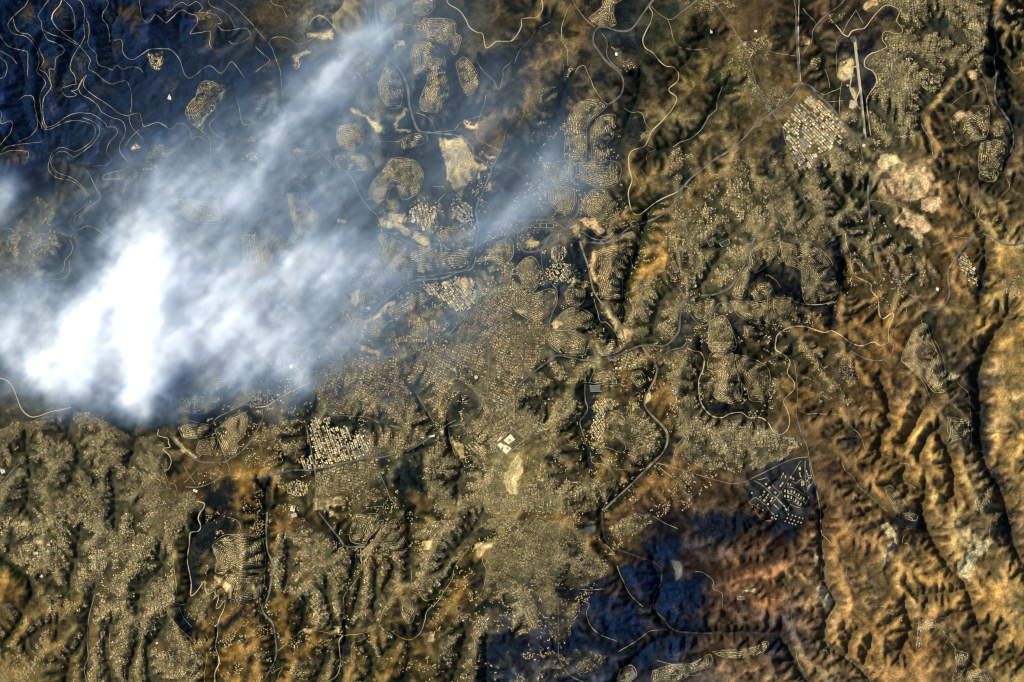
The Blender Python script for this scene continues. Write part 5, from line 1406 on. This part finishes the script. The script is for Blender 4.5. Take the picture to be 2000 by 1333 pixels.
tone_p = (['white'] * 3 + ['cream'] * 7 + ['tan'] * 5 + ['grey'] * 6 + ['dark'] * 2 + ['orange'])
for zi, (a0, p, size, zone, mark, mp) in enumerate(IND):
    r = random.Random(50 + zi); lo, hi = p.min(0), p.max(0); th = math.radians(a0); sp = size / 10 * 0.92
    n = int(np.hypot(*(hi - lo)) / sp) + 2; ctr = (lo + hi) / 2; found = []
    for i in range(-n, n):
        j = -n
        while j < n:
            lw = r.choice([1, 1, 1, 1, 2, 0.6]); u = i * sp * 0.85 + r.uniform(-.06, .06) * sp + (i // 2) * 1.0; v = (j + lw / 2) * sp * 0.95
            j += lw
            c = ctr + np.array([u * math.cos(th) + v * math.sin(th), -u * math.sin(th) + v * math.cos(th)])
            if not inside(np.array([c[0]]), np.array([c[1]]), p)[0] or r.random() < 0.16: continue
            if not free(np.array([c[0]]), np.array([c[1]]))[0]: continue
            found.append((c, size * r.uniform(0.5, 0.8), size * lw * r.uniform(0.6, 0.86)))
    found.sort(key=lambda f: -f[1] * f[2]); cap = {57: 70, 45: 38, 47: 70}.get(int(size), 16)
    rest = found[cap:]; found = found[:cap]; REST += [(f[0], f[1], f[2], th) for f in rest]
    found.sort(key=lambda f: float(np.hypot(*(f[0] - mp))))
    for k, (c, w, l) in enumerate(found):
        tone = r.choice(tone_p); x, y = world_xy(c)
        shape = 'long' if l > 1.7 * w else 'broad' if w * l > 0.5 * size * size else 'small'
        ell = r.random() < 0.22 and l > 30
        building('industrial_building' if size > 34 else 'campus_building', x, y, w, l, r.uniform(9, 17) if size > 29 else r.uniform(18, 34), th, tone,
                 '%s %s hall, %s, %s nearest %s' % (shape, tone, zone, ordinal(k + 1), mark), 'building', 'buildings of the ' + zone, ell, 2 if w * l > 1400 else 1, zi * 1000 + k)
q = world_xy(np.array([f[0] for f in REST])); n = len(q)
V, Q, T = boxes(q[:, 0], q[:, 1], np.array([f[1] for f in REST]), np.array([f[2] for f in REST]), rng.uniform(7, 14, n), np.array([f[3] for f in REST]), tints(n, 0.02, 1.1))
me = make_mesh('workshop_buildings', V, Q); face_tint(me, T)
link('workshop_buildings', me, ROOFM, kind='stuff', label='smaller workshops packed between the large halls of the estates and campuses', cat='buildings')
EST = '''1525,275,40,70,20 1550,350,40,70,20 1350,330,40,70,15 1370,400,40,70,15 1585,450,35,75,0 1630,450,30,75,-5 1545,520,35,80,-35 1590,550,30,70,-35 1400,555,40,80,0 1450,555,40,80,0 1405,625,40,75,0 1455,615,35,60,0 965,780,50,90,0 1045,800,45,90,0 1135,800,50,100,0 1210,820,40,90,-10 1265,870,40,80,-20 1325,890,45,80,-20 1385,960,40,70,-20 1455,990,40,80,-20 965,920,50,80,0 1050,930,55,90,0 1135,960,40,90,0 1195,1000,40,70,-15 1250,1030,40,90,-15 1310,1090,40,80,-15 1385,1130,40,80,-15 1045,610,40,70,0 1110,620,40,80,0 430,810,50,70,-40 395,890,50,60,-40 325,940,50,70,-40 530,890,45,70,-40 490,960,50,60,-40 435,1030,60,80,-40 640,980,50,80,-40 610,1050,50,80,-40 530,1130,60,70,-40 570,710,90,90,-40 730,820,90,110,-45 900,590,60,80,-30 850,650,50,60,-30 700,1150,40,60,45 740,1190,40,70,45 790,1240,40,60,45 820,1060,40,110,45 880,1110,40,90,45 940,1170,40,90,45 1000,1270,40,90,45 1350,200,70,100,0 1600,650,70,130,-35 480,610,60,60,-40 110,840,50,50,0 1120,430,60,80,20 1180,470,60,70,20 270,1150,36,44,0 400,1280,36,44,0 120,1200,34,36,0 920,340,36,90,-20 880,420,30,80,-10 980,420,40,90,10'''.split()
EST += ['%d,%d,45,45,20' % ((ox + a / 4 - 1460) * 13.333, (1000 + b / 4 - 900) * 13.333) for ox in (1500,) for a, b in [(160, 20), (190, 28), (215, 35), (245, 45), (270, 52), (150, 50), (180, 60), (205, 68), (235, 78), (258, 85), (135, 75), (165, 85), (190, 92), (215, 100), (40, 18), (70, 30), (30, 45), (60, 55)]]
est = sorted([[float(v) for v in e.split(',')] for e in EST], key=lambda e: math.hypot(e[0] - 840, e[1] - 830))
for k, (ex, ey, w, l, a) in enumerate(est):
    x, y = world_xy(np.array([1460 + ex / 13.333, 900 + ey / 13.333])); tone = random.Random(k).choice(['cream', 'cream', 'tan', 'grey'])
    building('apartment_block', x, y, w * .62, l * .62, 18 if w < 60 else 10, math.radians(a), tone,
             '%s roofed block in the dark gridded estate, %s nearest its central crossroads' % (tone, ordinal(k + 1)), 'building', 'blocks of the dark gridded estate', False, 1, 7000 + k)
ONE = [('D 690,380', 30, 60, 'tan', 'small tan hut cluster beside the runway threshold'), ('D 605,565', 70, 60, 'white', 'white terminal hall on the tan airport yard'), ('D 620,670', 50, 45, 'cream', 'cream hangar at the south end of the airport yard'),
       ('D 590,490', 30, 40, 'white', 'white shed at the north end of the airport yard'), ('D 745,1140', 60, 60, 'white', 'bright white hall at the crossroads below the runway'), ('D 300,1290', 95, 85, 'white', 'large white warehouse at the southern tip of the industrial estate'),
       ('D 365,1220', 60, 75, 'white', 'square white warehouse beside the estate ring street'), ('D 150,1085', 70, 75, 'cream', 'cream warehouse at the estate western corner by the dark field'), ('A 1330,760', 70, 110, 'white', 'lone white building in a forest clearing'),
       ('A 1190,450', 20, 30, 'white', 'small white pump house in the tan forest yard'), ('C 1555,250', 45, 80, 'white', 'bright white shed in fields south of the loose village'), ('C 1900,250', 60, 45, 'white', 'white hall east of the diagonal village road'),
       ('C 1815,350', 60, 60, 'orange', 'square orange roofed market on the diagonal road'), ('H 1325,930', 60, 70, 'white', 'white hall beside the dark fields in the highway loop'), ('H 1610,770', 50, 60, 'white', 'white factory on the desert edge spur'),
       ('L 620,495', 40, 40, 'white', 'white square building at the brown tip of the village'), ('M 285,320', 90, 50, 'white', 'white hall on a bare terrace in the lower left town'), ('M 380,255', 80, 40, 'white', 'slanted white shed near the bare terrace'),
       ('M 325,500', 60, 60, 'white', 'curved white building above the stream bend'), ('M 1230,1025', 60, 40, 'white', 'white shed among red brown field plots'), ('I 20,1010', 80, 130, 'white', 'white sheds cut by the left edge of town'),
       ('I 1530,1170', 90, 50, 'white', 'white depot at the road junction south of dark fields'), ('J 1720,285', 60, 60, 'white', 'white star shaped hall in the city park'), ('J 1550,225', 60, 60, 'cream', 'round cream building near the park corner'),
       ('J 1375,745', 120, 40, 'white', 'long white station shed beside the city highway'), ('J 290,1310', 90, 100, 'white', 'white striped mall below the tower blocks'), ('N 300,25', 110, 80, 'cream', 'cream warehouse on the dark mound by the grey road'),
       ('F 875,1080', 90, 50, 'white', 'white building behind the smoke fringe'), ('F 1230,395', 70, 80, 'white', 'big white lab block at the sandy cutting'), ('F 1310,455', 50, 90, 'white', 'tall white slab above the sandy strip'),
       ('F 1385,355', 70, 100, 'white', 'white roofed plant in the technology park'), ('G 700,470', 110, 80, 'grey', 'grey roofed hall on the cut below the spiral hill'), ('G 1430,905', 50, 50, 'white', 'round white hall beside the wooded hill in the suburb')]
for k, (at, w, l, tone, lab) in enumerate(ONE):
    x, y = world_xy(to_px(*at.split(' ', 1))[0])
    building('large_building', x, y, w, l, 12, random.Random(k).uniform(-0.6, 0.6), tone, lab, 'building', 'single large halls', k % 5 == 0, 2, 8000 + k)

# ---------------------------------------------------------------- runway
TAR = material('runway_concrete', (0.27, 0.225, 0.14), noise=0.12, scale=0.01); OLD = material('old_tarmac', (0.085, 0.08, 0.075), noise=0.2, scale=0.01)
RW = to_px('D', '674,330 757,1078'); rx = world_xy(RW)
t = np.linspace(0, 1, 130)[:, None]; line = rx[0] * (1 - t) + rx[1] * t
Zr = H(line[:, 0], line[:, 1])
def strip(name, tile, pts, width, lift, mat, cross=4):
    s = smooth_line(to_px(tile, pts), 1.5); V, Q = ribbon(world_xy(s), width, lift, cross); occupy(s, width / 20 + 0.5)
    return link(name, make_mesh(name, V, Q, smooth=True), mat, kind='structure')
V, Q = ribbon(line, 52.0, 7.0, 5)
link('runway_pavement', make_mesh('runway_pavement', V, Q, smooth=True), TAR, kind='structure', label='long pale straight runway beside the grey town')
strip('taxiway_pavement', 'D', '655,465 660,530 645,620 640,700 680,790', 26, 6.0, TAR)
strip('taxiway_pavement', 'D', '717,700 682,800 722,862', 24, 6.4, TAR)
strip('taxiway_pavement', 'D', '690,525 655,530', 24, 6.2, TAR)
strip('apron_pavement', 'D', '660,790 645,850', 100, 5.5, TAR, 6)
strip('runway_end_pavement', 'D', '655,290 672,335', 110, 5.8, OLD, 6)
strip('blast_pavement', 'D', '676,330 679,400', 26, 7.6, material('bleached_concrete', (0.42, 0.36, 0.24), noise=0.1, scale=0.02))

# ---------------------------------------------------------------- stone compound with the domed shrine
def flat(name, pts, z0, z1, mat, parent, off):
    a = world_xy(to_px('Y', pts)) - off; a = a[::-1]
    V, F = prism(a, z0, z1); return link(name, poly_mesh(name, V, F, mat), parent=parent)
cxy = world_xy(COMPOUND.mean(0)); cz = float(H(*cxy))
comp = bpy.data.objects.new('stone_compound', None); col.objects.link(comp); comp.location = (cxy[0], cxy[1], cz)
comp['label'] = 'pale paved walled compound with a golden domed shrine beside the ancient quarter'; comp['category'] = 'compound'
STONE = material('pale_paving', (0.52, 0.44, 0.27), noise=0.08, scale=0.05); DIRT = material('compound_garden', (0.10, 0.085, 0.045), noise=0.4, scale=0.02)
RW2 = material('rampart_stone', (0.34, 0.28, 0.17), noise=0.15, scale=0.05)
terr = flat('terrace', '1250,320 1690,745 1010,1370 540,950', -30, 8, DIRT, comp, cxy)
plat = flat('platform', '1140,550 1310,765 1060,955 870,800', 7, 12, STONE, comp, cxy)
flat('court', '760,880 900,1000 760,1130 620,960', 7, 9.5, STONE, comp, cxy)
flat('court', '900,960 1030,1020 1180,1110 980,1330 820,1180', 7, 9.2, STONE, comp, cxy)
flat('side_plaza', '740,650 870,700 760,820 600,840', -20, 5, STONE, comp, cxy)
for a, b in (('1250,320', '1690,745'), ('1690,745', '1010,1370'), ('1010,1370', '540,950'), ('540,950', '1250,320')):
    A, B = world_xy(to_px('Y', a + ' ' + b)) - cxy; d = (B - A) / np.linalg.norm(B - A); nrm = np.array([-d[1], d[0]]) * 3.0
    V, F = prism(np.array([A - nrm, B - nrm, B + nrm, A + nrm]), -40, 12.5); link('rampart', poly_mesh('rampart', V, F, RW2), parent=comp)
GOLD = material('gilded_dome', (0.55, 0.36, 0.08), rough=0.35); LEAD = material('lead_dome', (0.16, 0.16, 0.15)); TILEM = material('shrine_tiles', (0.16, 0.17, 0.14), noise=0.1, scale=0.2)
def dome(name, c, rad, z0, mat, parent, n=16, m=5):
    V = []; F = []
    for j in range(m):
        e = j / m * math.pi / 2
        V += [(c[0] + rad * math.cos(e) * math.cos(i / n * 6.28318), c[1] + rad * math.cos(e) * math.sin(i / n * 6.28318), z0 + rad * 1.1 * math.sin(e)) for i in range(n)]
    V.append((c[0], c[1], z0 + rad * 1.1)); top = len(V) - 1
    for j in range(m - 1): F += [[j * n + i, j * n + (i + 1) % n, (j + 1) * n + (i + 1) % n, (j + 1) * n + i] for i in range(n)]
    F += [[(m - 1) * n + i, (m - 1) * n + (i + 1) % n, top] for i in range(n)]
    me = poly_mesh(name, V, F, mat); me.polygons.foreach_set('use_smooth', [True] * len(F)); return link(name, me, parent=parent)
sc_ = world_xy(to_px('Y', '1090,795')[0]) - cxy
ang8 = np.arange(8) / 8 * 2 * math.pi + 0.39
V, F = prism(np.c_[sc_[0] + 27 * np.cos(ang8), sc_[1] + 27 * np.sin(ang8)], 11, 24)
shr = link('shrine', poly_mesh('shrine', V, F, TILEM), parent=comp); dome('dome', sc_, 12, 24, GOLD, shr)
msq = flat('prayer_hall', '985,1040 1060,1090 1020,1160 950,1110', 8, 22, RW2, comp, cxy); mc = world_xy(to_px('Y', '1010,1100')[0]) - cxy; dome('dome', mc, 9, 21.5, LEAD, msq)
rt = np.random.default_rng(3); tq = []
while len(tq) < 170:
    c = rt.uniform([540, 320], [1690, 1370]); P_ = np.array([c])
    yy = lambda s: np.array([[float(v) for v in q.split(',')] for q in s.split()])
    if inside(P_[:, 0], P_[:, 1], yy('1250,350 1650,745 1200,1160 1080,1000 1330,765 1140,520 900,740 800,760'))[0]: tq.append(c)
tq = np.array(tq); V, Tn = tree_clumps(np.array([940, 820]) + tq / 19.9, np.full(len(tq), 8.0), np.full(len(tq), 18.0), 8)
V[:, 2] = np.where(np.arange(len(V)) % 6 == 5, cz + 16, cz + 7.5)
me = make_mesh('olive_foliage', V, tris=Tn); face_tint(me, np.tile([[0.018, 0.022, 0.014]], (len(Tn), 1)))
o = link('olive_foliage', me, LEAF, parent=comp, kind='stuff'); o.matrix_parent_inverse = comp.matrix_basis.inverted()

# ---------------------------------------------------------------- pitches, tanks, pools
def patch(name, tile, pts, mat, label, cat, group=None, lift=4.0, kerb=None):
    a = world_xy(to_px(tile, pts))[::-1]; c = a.mean(0); zc = float(H(a[:, 0], a[:, 1]).max()) + lift
    root = bpy.data.objects.new(name, None); col.objects.link(root); root.location = (c[0], c[1], zc)
    root['label'] = label; root['category'] = cat
    if group: root['group'] = group
    V, F = prism((a - c) * 1.08, -25, 0); link('border', poly_mesh('border', V, F, kerb or ROADM['r']), parent=root)
    V, F = prism((a - c) * 0.96, -20, 0.6); link('surface', poly_mesh('surface', V, F, mat), parent=root)
TURF = material('dark_turf', (0.018, 0.034, 0.026), noise=0.2, scale=0.03); CLAY = material('clay_pitch', (0.085, 0.062, 0.035), noise=0.25, scale=0.02)
WATER = material('pool_water', (0.010, 0.016, 0.022), rough=0.2); WHITE = material('white_paint', (0.8, 0.8, 0.76), noise=0.05, scale=0.1); BLUE = material('blue_grey_sheet', (0.06, 0.085, 0.10), noise=0.15, scale=0.05)
for k, p in enumerate(['172,420 212,420 212,450 172,450', '222,418 266,418 266,450 222,450', '272,420 322,422 322,450 272,450']):
    patch('sports_pitch', 'G', p, TURF, ['western', 'middle', 'eastern'][k] + ' dark green pitch of the three by the smoke tail', 'sports field', 'three pitches by the smoke')
for k, p in enumerate(['945,1010 975,1030 950,1055 925,1035', '960,1050 995,1035 1015,1060 975,1085', '975,1085 1015,1070 1030,1100 990,1115', '990,1125 1030,1105 1050,1140 1010,1160', '1015,1010 1040,1010 1065,1075 1045,1080']):
    patch('sports_court', 'G', p, TURF if k == 4 else CLAY, ordinal(k + 1) + ' walled court from the top in the suburb sports ground', 'sports field', 'suburb sports courts')
patch('sports_pitch', 'G', '1525,560 1560,545 1575,580 1545,595', TURF, 'small green pitch in the huge tan suburb', 'sports field')
patch('sports_pitch', 'G', '1620,570 1690,540 1700,575 1640,600', TURF, 'larger green pitch east of its twin in the tan suburb', 'sports field')
patch('school_field', 'G', '1240,720 1270,710 1300,790 1270,800', CLAY, 'brown oblong field on the suburb western rim', 'sports field')
patch('sports_pitch', 'N', '485,850 505,830 530,845 510,866', TURF, 'green pitch on the tan ridge near the bottom', 'sports field')
patch('covered_reservoir', 'J', '175,105 215,80 245,100 240,130 195,135', WATER, 'dark square reservoir in the sandy park under smoke', 'reservoir')
patch('water_pool', 'M', '1800,690 1830,680 1835,700 1810,715', WATER, 'small dark pool below the sandy hillside gash', 'pool')
patch('water_pool', 'N', '1565,745 1590,730 1610,755 1585,775', WATER, 'dark square pool on the hillside at the town edge', 'pool')
patch('water_pool', 'O', '522,370 545,350 562,368 540,395', WATER, 'dark square pool in the crowded hill town', 'pool')
patch('water_pool', 'H', '275,215 300,205 318,225 290,245', WATER, 'dark pond in the broad grey town', 'pool')
patch('water_pool', 'P', '430,1085 455,1080 478,1120 465,1138', WATER, 'dark farm pond beside the desert valley road', 'pool')
for k in range(4): patch('solar_shed', 'K', '%d,350 %d,350 %d,395 %d,395' % (606 + 22 * k, 622 + 22 * k, 632 + 22 * k, 614 + 22 * k), BLUE, ordinal(k + 1) + ' blue grey shed from the west beside the ridge campus', 'shed', 'blue grey sheds')
def tank(tile, at, rad, h, mat, label):
    x, y = world_xy(to_px(tile, at)[0]); zc = float(H(x, y)); a = np.arange(20) / 20 * 2 * math.pi
    root = bpy.data.objects.new('storage_tank', None); col.objects.link(root); root.location = (x, y, zc); root['label'] = label; root['category'] = 'tank'
    V, F = prism(np.c_[rad * np.cos(a), rad * np.sin(a)], -6, h); link('shell', poly_mesh('shell', V, F, mat), parent=root); dome('dome', (0, 0), rad * 0.98, h - rad * 0.5, mat, root, 20, 5)
tank('J', '280,202', 42, 14, WHITE, 'bright white round tank in the sandy park under smoke')
tank('K', '815,215', 26, 10, material('tank_tan', (0.42, 0.36, 0.24)), 'western tan round tank inside the junction rows')
tank('K', '846,213', 26, 10, bpy.data.materials['tank_tan'], 'eastern tan round tank inside the junction rows')
tank('C', '815,430', 30, 10, WHITE, 'pale round tank on top of the bald mound')
print('things', round(time.time() - T0, 1))
# ---------------------------------------------------------------- smoke: a real volume, its density worked out on a grid
def volume(name, lo, hi, vox, dens, color, aniso, label):
    """lo, hi: world box; dens: array [nz, ny, nx] of scattering per metre."""
    nz, nyv, nxv = dens.shape
    me = bpy.data.meshes.new(name); n = dens.size
    me.vertices.add(n)
    at = me.attributes.new('dens', 'FLOAT', 'POINT'); at.data.foreach_set('value', (dens * 1000.0).astype(np.float32).ravel())
    co = np.zeros((n, 3), np.float32); co[:] = (np.array(lo) + np.array(hi)) / 2; me.vertices.foreach_set('co', co.ravel())
    o = bpy.data.objects.new(name, me); col.objects.link(o); o['kind'] = 'stuff'; o['label'] = label; o['category'] = 'smoke'
    m = bpy.data.materials.new(name + '_air'); m.use_nodes = True; nt = m.node_tree; nt.nodes.clear()
    out = nt.nodes.new('ShaderNodeOutputMaterial'); pv = nt.nodes.new('ShaderNodeVolumePrincipled')
    pv.inputs['Color'].default_value = (*color, 1); pv.inputs['Density'].default_value = 0.001; pv.inputs['Anisotropy'].default_value = aniso
    pv.inputs['Density Attribute'].default_value = 'density'
    # fine, thinned-out smoke scatters more blue than the thick bank
    da = nt.nodes.new('ShaderNodeAttribute'); da.attribute_name = 'density'; mr = nt.nodes.new('ShaderNodeMapRange'); mr.inputs['From Max'].default_value = 2.2
    mx_ = nt.nodes.new('ShaderNodeMix'); mx_.data_type = 'RGBA'; mx_.inputs['A'].default_value = (0.46, 0.72, 1.0, 1); mx_.inputs['B'].default_value = (*color, 1)
    nt.links.new(da.outputs['Fac'], mr.inputs['Value']); nt.links.new(mr.outputs[0], mx_.inputs['Factor']); nt.links.new(mx_.outputs['Result'], pv.inputs['Color'])
    nt.links.new(pv.outputs[0], out.inputs['Volume']); me.materials.append(m)
    ng = bpy.data.node_groups.new(name, 'GeometryNodeTree')
    ng.interface.new_socket('Geometry', in_out='INPUT', socket_type='NodeSocketGeometry'); ng.interface.new_socket('Geometry', in_out='OUTPUT', socket_type='NodeSocketGeometry')
    N_ = ng.nodes; L_ = ng.links
    gi = N_.new('NodeGroupInput'); go = N_.new('NodeGroupOutput'); vc = N_.new('GeometryNodeVolumeCube')
    vc.inputs['Min'].default_value = lo; vc.inputs['Max'].default_value = hi
    vc.inputs['Resolution X'].default_value = nxv; vc.inputs['Resolution Y'].default_value = nyv; vc.inputs['Resolution Z'].default_value = nz
    pos = N_.new('GeometryNodeInputPosition'); sep = N_.new('ShaderNodeSeparateXYZ'); L_.new(pos.outputs[0], sep.inputs[0])
    def M(op, a, b=None):
        q = N_.new('ShaderNodeMath'); q.operation = op
        for i, v in enumerate((a, b)):
            if v is None: continue
            if isinstance(v, (int, float)): q.inputs[i].default_value = v
            else: L_.new(v, q.inputs[i])
        return q.outputs[0]
    def axis(k, cnt):
        v = M('MULTIPLY', M('SUBTRACT', sep.outputs[k], lo[k]), cnt / (hi[k] - lo[k]))
        return M('MINIMUM', M('MAXIMUM', M('FLOOR', v), 0), cnt - 1)
    plane = M('ADD', M('MULTIPLY', axis(1, nyv), nxv), axis(0, nxv))
    # integer maths keeps large indices exact
    def toint(v):
        q = N_.new('FunctionNodeFloatToInt'); q.rounding_mode = 'ROUND'; L_.new(v, q.inputs[0]); return q.outputs[0]
    iz = toint(axis(2, nz)); ip = toint(plane)
    mul = N_.new('FunctionNodeIntegerMath'); mul.operation = 'MULTIPLY'; L_.new(iz, mul.inputs[0]); mul.inputs[1].default_value = nxv * nyv
    add = N_.new('FunctionNodeIntegerMath'); add.operation = 'ADD'; L_.new(mul.outputs[0], add.inputs[0]); L_.new(ip, add.inputs[1])
    si = N_.new('GeometryNodeSampleIndex'); si.data_type = 'FLOAT'; si.domain = 'POINT'
    na = N_.new('GeometryNodeInputNamedAttribute'); na.data_type = 'FLOAT'; na.inputs['Name'].default_value = 'dens'
    L_.new(gi.outputs[0], si.inputs['Geometry'])
    L_.new(na.outputs['Attribute'], si.inputs['Value']); L_.new(add.outputs[0], si.inputs['Index'])
    L_.new(si.outputs[0], vc.inputs['Density'])
    sm = N_.new('GeometryNodeSetMaterial'); sm.inputs['Material'].default_value = m
    L_.new(vc.outputs[0], sm.inputs['Geometry']); L_.new(sm.outputs[0], go.inputs[0])
    md = o.modifiers.new('volume', 'NODES'); md.node_group = ng
    return o

def puffs(px, py, spec):
    t = np.zeros_like(px)
    for s in spec:
        x, y, rx, ry, a, tau = s
        c, sn = math.cos(math.radians(a)), math.sin(math.radians(a))
        u = ((px - x) * c - (py - y) * sn) / rx; v = ((px - x) * sn + (py - y) * c) / ry
        t += tau * np.exp(-(u * u + v * v))
    return t
VX = 45.0
# main bank and its streak
lo = (-10800.0, -2400.0, 620.0); hi = (2700.0, 7600.0, 1700.0)
nxv, nyv, nzv = int((hi[0] - lo[0]) / VX), int((hi[1] - lo[1]) / VX), 16
vx, vy = np.meshgrid(lo[0] + (np.arange(nxv) + .5) * (hi[0] - lo[0]) / nxv, lo[1] + (np.arange(nyv) + .5) * (hi[1] - lo[1]) / nyv)
spx, spy = vx / PX + 1000, 666.5 - vy / PX
MAIN = [(262, 600, 72, 86, 0, 3.40), (205, 715, 82, 71, 0, 2.20), (290, 700, 52, 103, 0, 2.40), (275, 545, 55, 69, 0, 1.60), (282, 795, 37, 39, 0, 1.50), (430, 600, 253, 126, 10, 0.20), (170, 660, 187, 114, 0, 0.30), (640, 540, 187, 80, 10, 0.11), (330, 420, 165, 92, 20, 0.15),
        (95, 640, 82, 69, 0, 0.59), (45, 690, 66, 51, 0, 0.53), (120, 735, 82, 51, 0, 0.66), (20, 620, 44, 69, 0, 0.33), (60, 560, 66, 69, 0, 0.17),
        (245, 480, 49, 57, 0, 0.59), (290, 410, 66, 51, 20, 0.49), (370, 355, 66, 46, 20, 0.49), (450, 365, 60, 46, 0, 0.46), (330, 460, 88, 69, 0, 0.36),
        (505, 330, 88, 25, 44, 0.43), (585, 245, 99, 29, 46, 0.40), (665, 155, 99, 29, 46, 0.38), (735, 75, 88, 25, 48, 0.33), (800, 5, 66, 39, 30, 0.26), (610, 190, 99, 39, 40, 0.12), (700, 100, 99, 69, 46, 0.08),
        (400, 560, 88, 80, 0, 0.36), (480, 560, 99, 80, 0, 0.41), (580, 545, 88, 63, 0, 0.36), (680, 515, 88, 51, 5, 0.28), (780, 500, 77, 39, 8, 0.22), (880, 470, 66, 23, 20, 0.22), (965, 430, 66, 25, 28, 0.22),
        (420, 640, 110, 69, 10, 0.46), (330, 740, 66, 80, 0, 0.59), (520, 640, 88, 46, 15, 0.36), (600, 665, 49, 51, 0, 0.40), (640, 610, 66, 57, 0, 0.20), (455, 710, 77, 46, 25, 0.30), (612, 715, 26, 46, 0, 0.26), (572, 790, 28, 48, 0, 0.18),
        (4, 385, 28, 41, 0, 0.49), (40, 420, 55, 46, 0, 0.10), (1020, 395, 66, 34, 40, 0.15), (1085, 350, 55, 46, 40, 0.18), (1140, 310, 49, 40, 40, 0.15), (1060, 300, 66, 69, 0, 0.05),
        (560, 420, 132, 69, 30, 0.15), (350, 300, 66, 46, 0, 0.12), (450, 250, 99, 69, 20, 0.07), (700, 640, 77, 46, 30, 0.15), (820, 640, 66, 34, 30, 0.09), (640, 260, 132, 69, 48, 0.07), (850, 130, 88, 69, 0, 0.03)]
wa = 34 * fbm(vx, vy, 1900, 2, 6, 0.6); wb = 34 * fbm(vx, vy, 1900, 8, 6, 0.6)
tau = puffs(spx + wa, spy + wb, MAIN); tau = np.where(tau < 1.6, 0.54 * tau + 0.46 * tau * np.clip(tau / 1.6, 0, 1) ** 1.2, tau)
# wisps drawn out along the wind, which blows from the lower left to the upper right
ua = (vx * 0.70 + vy * 0.71); ub = (-vx * 0.71 + vy * 0.70)
wis = fbm(ua, ub * 3.2, 1800, 14, 5, 0.6); bil_ = fbm(vx, vy, 700, 20, 5, 0.62)
tau = tau * np.exp(0.5 * wis + 0.6 * bil_) 
tau = np.where(tau < 0.035, tau * np.clip(tau / 0.035, 0, 1), tau)
# thin veil of drifted smoke round about
VEIL = [(760, 60, 130, 110, 30, 0.16), (640, 160, 150, 90, 46, 0.10), (620, 480, 260, 140, 15, 0.10), (450, 300, 160, 90, 30, 0.06), (1090, 340, 110, 70, 40, 0.10), (560, 720, 150, 90, 20, 0.07), (380, 280, 260, 150, 20, 0.018), (520, 350, 260, 160, 30, 0.06), (760, 250, 220, 160, 40, 0.06), (980, 300, 160, 120, 40, 0.06), (1050, 400, 160, 60, 30, 0.06), (780, 520, 220, 120, 10, 0.06), (900, 640, 150, 60, 30, 0.05), (700, 760, 200, 80, 20, 0.035), (100, 450, 160, 80, 0, 0.06)]
tau = tau + puffs(spx, spy, VEIL) * np.exp(0.6 * wis)
# the bank stops sharply along its lower, windward rim
south = np.clip((846 + 18 * fbm(vx, vy, 500, 25, 4) - spy) / 80, 0, 1) ** 1.3 
tau = tau * south * np.clip((spx + 78) / 60, 0, 1) * np.clip((1265 - spx) / 200, 0, 1) * np.clip((spy + 92) / 60, 0, 1)
thick = 160 + 260 * (1 - np.exp(-tau / 1.2)); cent = 940 + 170 * np.clip(1 - np.exp(-tau / 2.5), 0, 1) + 60 * wis
zc = lo[2] + (np.arange(nzv) + .5) * (hi[2] - lo[2]) / nzv
dens = np.zeros((nzv, nyv, nxv))
for k in range(nzv):
    g = np.exp(-((zc[k] - cent) / (thick * 0.75)) ** 2)
    n3 = fbm(vx + zc[k] * 1.1, vy - zc[k] * 0.9, 480, 33, 5, 0.68)
    dens[k] = g * np.clip(1 + 1.0 * n3, 0.05, 3)
colsum = dens.sum(0) * (hi[2] - lo[2]) / nzv
dens = dens * (tau / np.maximum(colsum, 1e-6))[None]
dens[dens < 1e-7] = 0
volume('smoke', lo, hi, VX, dens, (0.99, 0.995, 1.0), -0.4, 'thick white wildfire smoke bank with streaks drifting to the upper right')
print('done', round(time.time() - T0, 1), 'tris', sum(len(o.data.polygons) for o in bpy.data.objects if o.type == 'MESH'))
